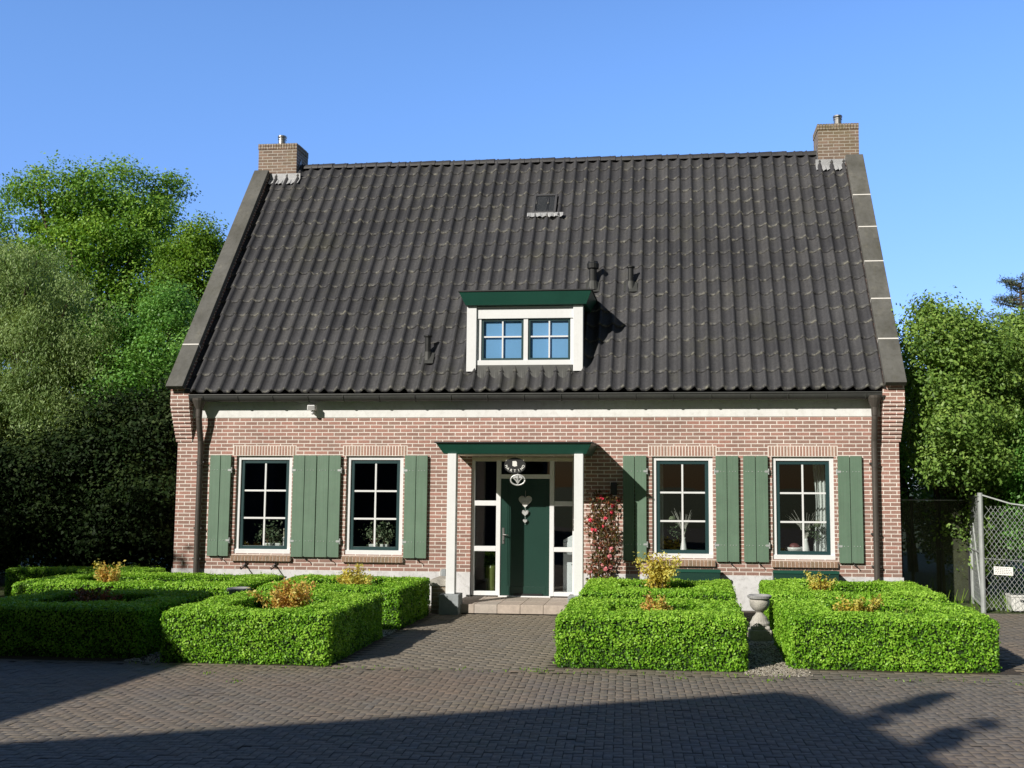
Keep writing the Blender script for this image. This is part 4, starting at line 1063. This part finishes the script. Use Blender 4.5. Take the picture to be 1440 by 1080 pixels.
# ------------------------------------------------------------------ things on and around the house
t = thing('wall_lamp', 'black box shaped lamp on the brick wall right of the door', 'lamp', (8.07, 0, 1.92))
c = MB(); c.box(8.02,8.13,-.10,-.012,1.95,2.17); c.build('housing', M['black'], t, bevel=.01)
c = MB(); c.box(8.035,8.115,-.0125,.002,1.98,2.14); c.build('wall_plate', M['zinc'], t)
c = MB(); c.box(8.035,8.115,-.09,-.02,1.925,1.949); c.build('lens', M['pot'], t)
t = thing('security_light', 'small white security light with sensor under the gutter above the first windows', 'lamp', (2.60, -.02, 3.40))
c = MB(); c.box(2.53,2.67,-.20,-.06,3.45,3.545); c.build('lamp_head', M['white'], t, bevel=.012)
c = MB(); c.box(2.545,2.655,-.2035,-.2005,3.465,3.53); c.build('lens', M['stonegrey'], t)
c = MB(); c.box(2.58,2.62,-.07,-.012,3.40,3.46); c.lathe([(.01,-.045),(.03,-.035),(.035,0),(.02,.03)], (2.61,-.12,3.42), 12); c.build('motion_sensor', M['white'], t, smooth=True)

def heart_poly(w, n=28):
    out = []
    for k in range(n):
        a = 2*math.pi*k/n
        out.append((16*math.sin(a)**3/32*w, (13*math.cos(a)-5*math.cos(2*a)-2*math.cos(3*a)-math.cos(4*a)+2.5)/32*w))
    return out
t = thing('heart_garland', 'string of silver hearts hanging on the dark green front door', 'door decoration', (6.49, .06, 1.4))
c = MB(); c.tube([(6.49,.075,2.02),(6.49,.07,1.42)], .003, 5); c.build('string', M['silver'], t)
for w_, z in ((.24,1.82),(.135,1.615),(.085,1.475)):
    c = MB(); hp = heart_poly(w_); n = len(hp)
    pts = [(6.49+p[0], .066, z+p[1]) for p in hp]; ri = [(6.49+p[0]*.78, .05, z+p[1]*.78) for p in hp]
    c.add(pts+ri, [(i,(i+1)%n,n+(i+1)%n,n+i) for i in range(n)] + [tuple(range(n,2*n))]); c.build('heart', M['silver'], t)
    if w_ > .2:
        c = MB(); hp = heart_poly(.11); n = len(hp)
        c.add([(6.49+p[0], .046, z-.055+p[1]) for p in hp], [tuple(range(n))]); c.build('heart', M['signwhite'], t)

# hanging name board
t = thing('hanging_sign', 'oval black name board with white lettering hanging from the porch canopy', 'sign', (6.475, -1.05, 2.6))
sx, sy, sz = 6.475, -1.06, 2.445
c = MB(); c.prism([(sx + .185*math.cos(2*math.pi*k/32), sz + .135*math.sin(2*math.pi*k/32)) for k in range(32)], sy-.008, sy+.008, 'y'); c.build('board', M['black'], t, bevel=.003)
c = MB(); c.mark().tube([(sx-.15,sy,sz+.07),(sx-.15,sy,2.64)], .005, 6); c.mark().tube([(sx+.145,sy,sz+.07),(sx+.145,sy,2.64)], .005, 6); c.build('chain', M['cream'], t)
# white figure above the arched lettering
c = MB(); c.prism([(sx-.042,sz+.075),(sx+.018,sz+.078),(sx+.034,sz+.055),(sx+.034,sz+.012),(sx+.04,sz-.006),(sx+.012,sz-.012),(sx-.005,sz-.018),(sx-.03,sz-.008),(sx-.042,sz-.004)], sy-.0125, sy-.0085, 'y'); c.build('emblem', M['signwhite'], t)
word = 'MARTINO'
for k, chh in enumerate(word):
    a = R(-166 + k*(152/(len(word)-1)))
    cu = bpy.data.curves.new('letter', 'FONT'); cu.body = chh; cu.size = .058; cu.align_x = 'CENTER'; cu.align_y = 'CENTER'; cu.extrude = .002; cu.offset = .0015
    tmp = bpy.data.objects.new('tmp', cu); col.objects.link(tmp)
    dg = bpy.context.evaluated_depsgraph_get(); me = bpy.data.meshes.new_from_object(tmp.evaluated_get(dg)); bpy.data.objects.remove(tmp)
    me.transform(Matrix.Translation((sx + .150*math.cos(a), sy-.0115, sz + .012 + .100*math.sin(a))) @ Euler((R(90),0,0)).to_matrix().to_4x4() @ Matrix.Rotation(a + R(90), 4, 'Z'))
    link_mesh('letter', me, M['signwhite'], t)
# openwork oval ornament under the board
t = thing('hanging_ornament', 'small openwork oval ornament hanging below the black name board', 'sign', (6.525, -1.05, 2.2))
ox, oz = 6.525, 2.205
c = MB(); c.tube([(ox + .12*math.cos(2*math.pi*k/28), sy, oz + .085*math.sin(2*math.pi*k/28)) for k in range(29)], .014, 8); c.build('ring', M['silver'], t, smooth=True)
c = MB(); c.tube([(ox,sy,oz-.07),(ox-.005,sy,oz+.04),(ox,sy,oz+.105)], [.012,.02,.008], 7)
c.tube([(ox-.08,sy,oz+.04),(ox-.03,sy,oz-.01),(ox,sy,oz-.06)], .01, 6); c.tube([(ox+.08,sy,oz+.04),(ox+.03,sy,oz-.01),(ox,sy,oz-.06)], .01, 6)
c.prism([(ox-.085,oz+.03),(ox-.02,oz+.03),(ox-.02,oz+.075),(ox-.06,oz+.065)], sy-.008, sy+.008, 'y'); c.prism([(ox+.02,oz+.03),(ox+.085,oz+.03),(ox+.06,oz+.065),(ox+.02,oz+.075)], sy-.008, sy+.008, 'y'); c.build('figure', M['silver'], t, smooth=False)

# flower boxes
for x0, x1, lab in ((8.80,9.90,'dark green flower box under the third window, left one of the two boxes'),(10.80,11.88,'dark green flower box under the fourth window, right one of the two boxes')):
    t = thing('flower_box', lab, 'flower box', ((x0+x1)/2, -.15, .5), group='flower boxes under the right windows')
    c = MB(); y0, y1, z0, z1 = -.30, -.08, .50, .69
    c.box(x0,x1,y0,y0+.018,z0,z1); c.box(x0,x1,y1-.018,y1,z0,z1); c.box(x0,x0+.018,y0+.018,y1-.018,z0,z1); c.box(x1-.018,x1,y0+.018,y1-.018,z0,z1); c.box(x0+.018,x1-.018,y0+.018,y1-.018,z0,z0+.02)
    c.build('box', M['boxgreen'], t, bevel=.004)
    c = MB(); c.box(x0-.012,x1+.012,y0-.014,y0-.0005,z1-.04,z1+.006); c.box(x0-.012,x1+.012,y0-.0005,y0+.022,z1+.0005,z1+.008); c.build('rim', M['green'], t)
    c = MB(); c.box(x0+.019,x1-.019,y0+.019,y1-.019,z0+.021,z1-.05); c.build('soil', M['soil'], t)
    c = MB()
    for bx in (x0+.2, x1-.2): c.mark().tube([(bx,-.01,.66),(bx,-.02,.47),(bx,-.30,.47),(bx,-.32,.52)], .01, 6)
    c.build('bracket', M['black'], t)

# low brick pier beside the porch
t = thing('brick_pier', 'low brick pier with stone slab between the rear left hedge and porch post', 'pier', (5.2, -.9, 0))
c = MB(); c.box(5.10,5.355,-1.15,-.55,0,.44); c.build('pier_body', M['lowbrick'], t)
c = MB(); c.box(5.08,5.37,-1.18,-.52,.441,.55); c.build('slab', M['stone'], t, bevel=.01)
t = thing('wall_tap', 'small wall tap box on the plinth left of the porch post', 'tap', (5.06, 0, .5))
c = MB(); c.box(5.02,5.10,-.09,-.007,.50,.63); c.build('housing', M['plinth_g'], t, bevel=.008)
c = MB(); c.tube([(5.0,-.03,.60),(5.0,-.08,.59),(5.0,-.085,.50)], .012, 7); c.build('spout', M['pot'], t)

# urns on the cross path
def urn(x, y, label, base=True):
    t = thing('garden_urn', label, 'urn', (x, y, 0), group='stone urns on the gravel path')
    c = MB(); c.box(x-.155,x+.155,y-.155,y+.155,0,.15); c.box(x-.13,x+.13,y-.13,y+.13,.151,.20); c.build('plinth_block', M['stone'], t, bevel=.015)
    c = MB(); c.lathe([(.135,.20),(.14,.235),(.115,.27),(.10,.31),(.065,.345),(.05,.37),(.06,.39)], (x,y,0), 20); c.build('pedestal', M['stone'], t, smooth=False)
    c = MB(); c.lathe([(.05,.392),(.09,.41),(.13,.46),(.14,.52),(.135,.555)], (x,y,0), 24); c.build('bowl', M['stonegrey'] if not base else M['stone'], t, smooth=True)
    c = MB(); c.lathe([(.13,.556),(.165,.575),(.17,.605),(.15,.615),(.13,.60),(.10,.57)], (x,y,0), 24); c.build('rim', M['stonegrey'], t)
urn(10.32, -3.5, 'weathered stone urn on a square block between the two right hedges')
urn(2.80, -3.55, 'grey stone urn between the left hedges, only its bowl showing', False)

# fence and gate on the right
def chainlink(mbx, A, B, za, zb, h0, pitch=.078, r_=.003):
    """diamond mesh between two points; top height runs from za to zb"""
    A = Vector(A); B = Vector(B); Ln = (B-A).length; d = (B-A)/Ln
    H = lambda s: za + (zb-za)*min(max(s/Ln,0),1)
    n = int((Ln+2.2)/pitch)
    for sgn in (1,-1):
        for i in range(-int(2.2/pitch), n+1):
            s0 = i*pitch if sgn == 1 else i*pitch
            # line s = s0 + sgn*z*.9
            pts = []
            for z in np.linspace(h0, max(za,zb), 12):
                s = s0 + sgn*z*.75 + (0 if sgn == 1 else 1.1)
                if 0 <= s <= Ln and z <= H(s): pts.append((A.x+d.x*s, A.y+d.y*s + (.002 if sgn == 1 else -.002), z))
            if len(pts) > 1: mbx.tube([pts[0], pts[-1]], r_, 4, False)
fence = thing('chain_link_fence', 'galvanised chain link fence panel with a white notice at the right edge', 'fence', (14.4, .3, 0))
c = MB(); c.mark().tube([(14.385,.30,-.1),(14.385,.30,2.02)], .045, 12); c.mark().tube([(16.2,-1.0,-.1),(16.2,-1.0,1.75)], .04, 12); c.build('post', M['galv'], fence)
c = MB(); c.mark().tube([(14.385,.30,1.99),(14.8,-.0,1.84),(15.4,-.42,1.75),(16.2,-1.0,1.72)], .014, 8); c.mark().tube([(14.385,.3,.9),(16.2,-1.0,.86)], .004, 5); c.build('rail', M['galv'], fence)
c = MB(); chainlink(c, (14.40,.29,0), (16.2,-1.0,0), 1.97, 1.70, .04); c.build('wire_mesh', M['galv'], fence)
gate = thing('metal_gate', 'narrow open galvanised gate with diagonal brace beside the chain link fence', 'gate', (14.45, .5, 0))
c = MB()
G0 = Vector((14.40,.42,0)); G1 = Vector((14.60,1.72,0))
def gp(s, z): p = G0 + (G1-G0)*s; return (p.x, p.y, z)
c.tube([gp(0,.05),gp(0,2.0)], .024, 8); c.tube([gp(1,.05),gp(1,1.95)], .024, 8); c.tube([gp(0,1.97),gp(1,1.93)], .022, 8); c.tube([gp(0,.08),gp(1,.08)], .022, 8); c.tube([gp(0,.98),gp(1,.98)], .018, 8)
gf = c.build('gate_frame', M['galv'], gate)
c = MB(); c.tube([gp(0,.12),gp(1,1.88)], .016, 8); c.build('brace', M['galv'], gate)
c = MB()
for k in range(1, 24): c.tube([gp(0,k*.083),gp(1,k*.081)], .0025, 4, False)
for k in range(1, 14): c.tube([gp(k/14,.08),gp(k/14,1.95)], .0025, 4, False)
c.build('wire_mesh', M['galv'], gate)
c = MB(); c.tube([(14.62,1.82,-.1),(14.62,1.82,1.97)], .035, 10); c.build('gate_post', M['galv'], gate)
sg = thing('notice', 'small white notice board wired to the chain link fence', 'sign', (14.76, 0, .64))
dv = Vector((16.2-14.40, -1.0-.29, 0)).normalized(); nv = Vector((dv.y, -dv.x, 0))
def fp(s, o_, z): return (14.40+dv.x*s+nv.x*o_, .29+dv.y*s+nv.y*o_, z)
c = MB(); c.hexa([fp(.18,.012,.635),fp(.50,.012,.635),fp(.50,.005,.635),fp(.18,.005,.635),fp(.18,.012,.775),fp(.50,.012,.775),fp(.50,.005,.775),fp(.18,.005,.775)]); c.build('board', M['signwhite'], sg)
c = MB(); rg = np.random.default_rng(5)
for row, zz in enumerate((.745,.715,.685,.66)):       # unreadable small print, kept as grey strokes
    s = .205
    while s < .46:
        l = rg.uniform(.012,.035); c.add([fp(s,.0128,zz),fp(s+l,.0128,zz),fp(s+l,.0128,zz+.012),fp(s,.0128,zz+.012)], [(0,1,2,3)]); s += l+.012
c.build('print', M['stonegrey'], sg)
net = thing('windbreak_fence', 'dark green windbreak netting on posts between the house and the gate', 'fence', (13.8, 1.76, 0))
c = MB(); pts = [(13.03,1.75),(13.55,1.78),(14.05,1.76),(14.56,1.8)]
zs_ = (1.86,1.86,1.88,1.9)
for k in range(3):
    n = 12
    for i in range(n):
        a, b = i/n, (i+1)/n; q = lambda t_: (pts[k][0]+(pts[k+1][0]-pts[k][0])*t_ + .015*math.sin(t_*9+k), pts[k][1]+(pts[k+1][1]-pts[k][1])*t_)
        c.add([(*q(a),.02),(*q(b),.02),(*q(b),zs_[k]-.02*math.sin(b*3.14)),(*q(a),zs_[k]-.02*math.sin(a*3.14))], [(0,1,2,3)])
c.build('netting', M['netting'], net)
c = MB()
for x, y in pts: c.mark().tube([(x,y+.03,-.1),(x,y+.03,1.93)], .03, 8)
c.build('post', M['black'], net)
c = MB(); c.tube([(x,y,1.87) for x,y in pts], .012, 6); c.build('top_wire', M['galv'], net)
t = thing('plastic_crate', 'white weathered plastic crate standing in the weeds by the chain link fence', 'crate', (15.1, .6, 0))
c = MB(); x0,x1,y0,y1,h = 14.9,15.35,.45,.78,.27
for a in ((x0,x1,y0,y0+.02),(x0,x1,y1-.02,y1),(x0,x0+.02,y0+.02,y1-.02),(x1-.02,x1,y0+.02,y1-.02)): c.box(*a,.0,h-.001)
c.box(x0-.01,x1+.01,y0-.012,y0-.0005,h-.04,h); c.box(x0-.012,x0-.0005,y0,y1,h-.04,h); c.box(x0+.02,x1-.02,y0+.02,y1-.02,.0,.02)
for k in range(4): c.box(x0+.04+k*.11,x0+.055+k*.11,y0-.01,y0-.0005,.02,h-.05)
c.build('crate_body', M['pot'], t, bevel=.004)
c = MB(); c.box(x0+.14,x0+.31,y0-.0115,y0-.0102,h-.12,h-.08); c.build('grip_opening', M['black'], t)

# ------------------------------------------------------------------ things on the window sills, seen through the glass
def pot_plant(x, label, n=220, h=.40, seed=1, r_=.17):
    rg = np.random.default_rng(seed); y = .33; z = WZ0+.051
    t = thing('potted_plant', label, 'potted plant', (x, y, z), group='potted plants on the left window sills')
    c = MB(); c.hexa([(x-.06,y-.06,z),(x+.06,y-.06,z),(x+.06,y+.06,z),(x-.06,y+.06,z),(x-.07,y-.07,z+.12),(x+.07,y-.07,z+.12),(x+.07,y+.07,z+.12),(x-.07,y+.07,z+.12)]); c.build('pot', M['pot'], t, bevel=.006)
    c = MB(); tips = []
    for k in range(5):
        e = (x+rg.normal(0,.07), y+rg.normal(0,.03), z+h*rg.uniform(.7,1)); tips.append(e); c.tube([(x,y,z+.11),((x+e[0])/2,y,z+h*.5),e], .006, 5)
    c.build('stem', M['twig'], t)
    P = np.array([tips[i] for i in rg.integers(0,5,n)]) + rg.normal(0,1,(n,3))*[r_*.5,.05,.09] - [0,0,.04]; P[:,1] = np.clip(P[:,1], .24, .45)
    N = unit(rg.normal(0,.5,(n,3)) + [0,-.7,.6]); L = rg.uniform(.04,.075,n)
    quad_mesh('foliage', leaf_quads(P,N,L,L*.5,rg,.5,.6), n, M['leaf_house'], t, {'var': rg.random(n)})
pot_plant(1.66,'plant in the left of two white pots on the first window sill', seed=1)
pot_plant(1.85,'plant in the right of two white pots on the first window sill', seed=2, n=150, h=.36)
pot_plant(3.66,'bushy plant in the left of two white pots on the second window sill', seed=3)
pot_plant(3.87,'bushy plant in the right of two white pots on the second window sill', seed=4)
zs = WZ0+.051
t = thing('figurine', 'small white figurine at the right of the first window sill', 'figurine', (2.03,.3,zs))
c = MB(); c.lathe([(.035,0),(.04,.03),(.02,.05),(.012,.12),(.03,.15),(.012,.18)], (2.03,.3,zs), 12); c.build('body', M['silver'], t, smooth=True)
c = MB(); c.lathe([(.01,.18),(.03,.2),(.03,.23),(.01,.25)], (2.03,.3,zs), 12); c.build('head', M['pot'], t, smooth=True)
t = thing('candle_holder', 'slim white candle holder beside the figurine on the first window sill', 'candle holder', (1.97,.32,zs))
c = MB(); c.lathe([(.03,0),(.03,.01),(.012,.03),(.012,.2),(.022,.21),(.022,.23)], (1.97,.32,zs), 12); c.build('holder', M['pot'], t, smooth=False)
c = MB(); c.lathe([(.011,.23),(.011,.38),(.003,.39)], (1.97,.32,zs), 10); c.build('candle', M['cream'], t)
def vase(x, label, ball, fan, seed, mat='pot'):
    rg = np.random.default_rng(seed); t = thing('flower_vase', label, 'vase', (x,.33,zs), group='white vases on the right window sills')
    c = MB(); c.lathe([(.06,0),(.068,.02),(.05,.15),(.03,.26),(.034,.29)], (x,.33,zs), 18); c.build('vase_body', M[mat], t, smooth=True)
    c = MB()
    for k in range(22):
        a = rg.uniform(-fan,fan); l = rg.uniform(.35,.55); b = (x+l*.5*math.sin(a*.6),.33,zs+.28+l*.45); e = (x+l*math.sin(a),.33+rg.normal(0,.03),zs+.28+l*math.cos(a)); c.tube([(x,.33,zs+.26),b,e], [.005,.004,.0025], 5)
    c.build('branches', M['stone'], t)
    bx, bz = x+ball*.20, zs+.58-.03*ball; n = 160; d = unit(rg.normal(0,1,(n,3)))
    quad_mesh('flower_head', leaf_quads(np.array([bx,.30,bz])+d*.055, d, np.full(n,.035), np.full(n,.025), rg, .3), n, M['leaf_house'], t, {'var': rg.uniform(.6,1,n)})
    n = 90; P = np.array([x+ball*.12,.31,zs+.40])+rg.normal(0,1,(n,3))*[.08,.03,.06]
    quad_mesh('foliage', leaf_quads(P, unit(rg.normal(0,.5,(n,3))+[0,-1,.3]), np.full(n,.05), np.full(n,.02), rg, .5), n, M['leaf_house'], t, {'var': rg.random(n)*.5})
vase(9.29,'slim white vase with a round flower head in the third window', -1, .45, 11)
vase(11.42,'slim white vase with fanned twigs standing in the fourth window', 1, .75, 12)
t = thing('bowl', 'white bowl at the lower left of the fourth window sill', 'bowl', (11.2,.34,zs))
c = MB(); c.lathe([(.05,0),(.06,.01),(.15,.10),(.16,.14),(.145,.14),(.05,.02)], (11.22,.36,zs), 24); c.build('bowl_body', M['pot'], t, smooth=True)
c = MB(); c.lathe([(.10,.11),(.09,.17),(.05,.2),(.01,.21)], (11.22,.36,zs), 20); c.build('filling', M['fruit'], t, smooth=True)
def curtain(x0, x1, top, bot_shift, label, ph=0.0):
    t = thing('curtain', label, 'curtain', ((x0+x1)/2, .5, .95)); c = MB(); n = 40; rows = 8; vs = []
    for j in range(rows+1):
        z = 2.62 - (2.62-.93)*j/rows; f = j/rows
        for i in range(n+1):
            u = i/n; xa = x0 + bot_shift*math.sin(f*math.pi)*.6; xb = x1
            vs.append((xa+(xb-xa)*u, .50+.025*math.sin(u*26+ph+f*.6), z))
    c.add(vs, [(j*(n+1)+i,j*(n+1)+i+1,(j+1)*(n+1)+i+1,(j+1)*(n+1)+i) for j in range(rows) for i in range(n)]); c.build('fabric', M['curtain'], t, smooth=True)
    c = MB(); c.tube([(x0-.02,.50,2.63),(x1+.02,.50,2.63)], .012, 8); c.build('rail', M['steel'], t)
curtain(11.56, 11.86, 2.6, .10, 'white curtain gathered at the right of the fourth window')
curtain(8.78, 8.93, 2.6, 0, 'grey white curtain at the left edge of the third window')
curtain(10.84, 10.96, 2.6, 0, 'narrow pale curtain at the left edge of the fourth window')
# hall, seen through the side lights
t = thing('floor_vase', 'tall olive green floor vase with leaves behind the left side light of the door', 'vase', (5.82,.5,.17))
c = MB(); c.lathe([(.09,0),(.10,.02),(.105,.25),(.11,.46),(.10,.5)], (5.82,.5,.166), 20); c.build('vase_body', M['greenpot'], t, smooth=False)
rg = np.random.default_rng(8); n = 160; P = np.array([5.82,.5,.78])+rg.normal(0,1,(n,3))*[.07,.05,.10]
quad_mesh('foliage', leaf_quads(P, unit(rg.normal(0,.5,(n,3))+[0,-.8,.5]), np.full(n,.10), np.full(n,.03), rg, .5), n, M['leaf_dark'], t, {'var': rg.random(n)})
t = thing('hall_cabinet', 'white hall cabinet with a stepped top behind the right side light of the door', 'cabinet', (7.28,.6,.17))
c = MB(); c.box(7.14,7.45,.36,.8,.167,1.10); c.build('carcass', M['white'], t, bevel=.006)
c = MB(); c.hexa([(7.14,.37,1.101),(7.45,.37,1.101),(7.45,.8,1.101),(7.14,.8,1.101),(7.14,.37,1.14),(7.45,.37,1.30),(7.45,.8,1.30),(7.14,.8,1.14)]); c.build('sloped_top', M['white'], t, bevel=.006)
c = MB(); c.box(7.16,7.43,.352,.3595,.90,.93); c.lathe([(.012,0),(.012,.02)], (7.30,.352,.7), 10); c.build('drawer_line', M['stonegrey'], t)

# ------------------------------------------------------------------ what stands behind the camera and throws its shadow into the yard
t = thing('flat_roofed_building', 'tall building behind the viewer whose long straight shadow lies across the paving', 'building', (-4, -25, 0))
fp_ = [(-17,-27.6),(1.53,-19.29),(1.87,-19.56),(3.6,-26),(2,-32),(-15,-36)]
c = MB(); c.prism(fp_, -.02, 8.2, 'z'); c.build('wall', M['dark_render'], t)
c = MB(); c.prism([(p[0]*1.0, p[1]) for p in fp_], 8.201, 8.5, 'z'); c.build('roof_edge', M['zinc'], t)
t = thing('garden_barn', 'flat roofed barn left of the viewer whose shadow covers the far left hedge', 'building', (-8, -14, 0))
fp2 = [(-3.15,-20),(-2.78,-14.8),(-2.62,-11.35),(-13,-11.1),(-14,-20)]
c = MB(); c.prism(fp2, -.02, 5.8, 'z'); c.build('wall', M['dark_render'], t)
c = MB(); c.prism(fp2, 5.801, 6.0, 'z'); c.build('roof_edge', M['zinc'], t)
for i, (x, y, h, lab) in enumerate(((-8.4,-8.8,9.0,'tall tree left of the viewer, nearest the yard, shading the left bushes'),(-13.5,-7.5,11.0,'tall tree far left of the viewer, second in the row, shading the left bushes'),(-18,-6,11.5,'tall tree farthest left of the viewer, last in the row, shading the left bushes'))):
    tree('shade_tree', lab, x, y, [(0,0,h*.75,2.0,2.0,h*.2),(1.0,.5,h*.55,2.2,2,h*.2),(-1.2,-.4,h*.55,2.2,2,h*.2),(0,0,h*.35,2.4,2.2,h*.2)], h*.4, .25, 150, 40, .26, M['leaf_oak'], 160+i, .5)
for i, (x, y, h, lab) in enumerate(((3.30,-19.05,8.55,'slim cypress behind the viewer, the one whose tufted shadow reaches nearer the hedge'),(3.42,-20.20,8.5,'slim cypress behind the viewer, the one whose tufted shadow lies further right'))):
    tree('cypress_tree', lab, x, y, [(0,0,h-.45,.10,.10,.40),(0,0,h-.85,.13,.13,.35),(0,0,h-1.3,.08,.08,.4),(0,0,h-5,.35,.35,2)], h*.9, .05, 200, 60, .09, M['leaf_dark'], 170+i, .06, limbs=False, shell=.2)

# ------------------------------------------------------------------ light, sky, camera
SUN = Vector((.72, 1.0, -.70)).normalized()
sun = bpy.data.lights.new('sun', 'SUN'); sun.energy = 5.0; sun.angle = R(.53); sun.color = (1, .94, .845)
so = bpy.data.objects.new('sun', sun); col.objects.link(so); so.rotation_euler = SUN.to_track_quat('-Z', 'Y').to_euler(); so.location = (-10, -25, 20)
elev = math.asin(-SUN.z); az = math.atan2(-SUN.x, -SUN.y)
w = bpy.data.worlds.new('World'); scene.world = w; w.use_nodes = True; nt = w.node_tree
sky = nt.nodes.new('ShaderNodeTexSky'); sky.sky_type = 'NISHITA'; sky.sun_disc = False
sky.sun_elevation = elev; sky.sun_rotation = az % (2*math.pi)
sky.altitude = 0; sky.air_density = SKY_AIR; sky.dust_density = SKY_DUST; sky.ozone_density = SKY_OZ
bg = nt.nodes['Background']; bg.inputs[1].default_value = SKY_STR
tn = nt.nodes.new('ShaderNodeMix'); tn.data_type = 'RGBA'; tn.blend_type = 'MULTIPLY'; tn.inputs[0].default_value = 1; tn.inputs[7].default_value = (*SKY_TINT, 1)
nt.links.new(sky.outputs[0], tn.inputs[6]); 
# dimming and warm tint added to the sky behind the viewer, deepening the shadows
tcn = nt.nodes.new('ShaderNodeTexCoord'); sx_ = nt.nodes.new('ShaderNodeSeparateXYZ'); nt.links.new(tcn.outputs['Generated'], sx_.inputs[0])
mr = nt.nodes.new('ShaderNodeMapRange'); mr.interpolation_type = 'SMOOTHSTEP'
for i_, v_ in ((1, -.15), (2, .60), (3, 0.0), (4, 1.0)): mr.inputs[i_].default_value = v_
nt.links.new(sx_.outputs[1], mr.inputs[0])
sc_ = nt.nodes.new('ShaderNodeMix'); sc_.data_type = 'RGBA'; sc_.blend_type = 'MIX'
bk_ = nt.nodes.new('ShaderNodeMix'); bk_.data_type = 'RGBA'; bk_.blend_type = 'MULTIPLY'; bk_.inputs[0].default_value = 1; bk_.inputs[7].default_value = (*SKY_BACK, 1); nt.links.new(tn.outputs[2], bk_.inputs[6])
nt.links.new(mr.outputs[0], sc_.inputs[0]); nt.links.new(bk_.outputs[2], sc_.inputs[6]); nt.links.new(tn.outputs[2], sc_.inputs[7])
hz = nt.nodes.new('ShaderNodeMapRange'); hz.interpolation_type = 'SMOOTHSTEP'; nt.links.new(sx_.outputs[2], hz.inputs[0])
for i_, v_ in ((1, .02), (2, .42), (3, 0.0), (4, 1.0)): hz.inputs[i_].default_value = v_
hm = nt.nodes.new('ShaderNodeMix'); hm.data_type = 'RGBA'; hm.blend_type = 'MIX'; hm.inputs[6].default_value = (.74, .66, .80, 1); hm.inputs[7].default_value = (1, 1, 1, 1); nt.links.new(hz.outputs[0], hm.inputs[0])
h2 = nt.nodes.new('ShaderNodeMix'); h2.data_type = 'RGBA'; h2.blend_type = 'MULTIPLY'; h2.inputs[0].default_value = 1; nt.links.new(sc_.outputs[2], h2.inputs[6]); nt.links.new(hm.outputs[2], h2.inputs[7])
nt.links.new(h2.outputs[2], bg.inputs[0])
cd = bpy.data.cameras.new('camera'); cam = bpy.data.objects.new('camera', cd); col.objects.link(cam); scene.camera = cam
cd.sensor_width = 36; cd.lens = 36*1472.29/1440; cd.shift_x = -(804.9-720)/1440; cd.clip_end = 2000; cd.clip_start = .1
yaw, pitch, roll = .100901, .094552, .004124
f_ = Vector((-math.sin(yaw)*math.cos(pitch), math.cos(yaw)*math.cos(pitch), math.sin(pitch))); r0 = Vector((math.cos(yaw), math.sin(yaw), 0)); u0 = r0.cross(f_)
rr = r0*math.cos(roll) + u0*math.sin(roll); uu = u0*math.cos(roll) - r0*math.sin(roll)
mw = Matrix((rr, uu, -f_)).transposed().to_4x4(); mw.translation = (9.2036, -18.5048, 2.1538); cam.matrix_world = mw
scene.view_settings.view_transform = 'Standard'; scene.view_settings.look = 'None'; scene.view_settings.exposure = 0; scene.view_settings.gamma = 1
scene.cycles.use_denoising = True
scene.cycles.max_bounces = 8; scene.cycles.transparent_max_bounces = 12
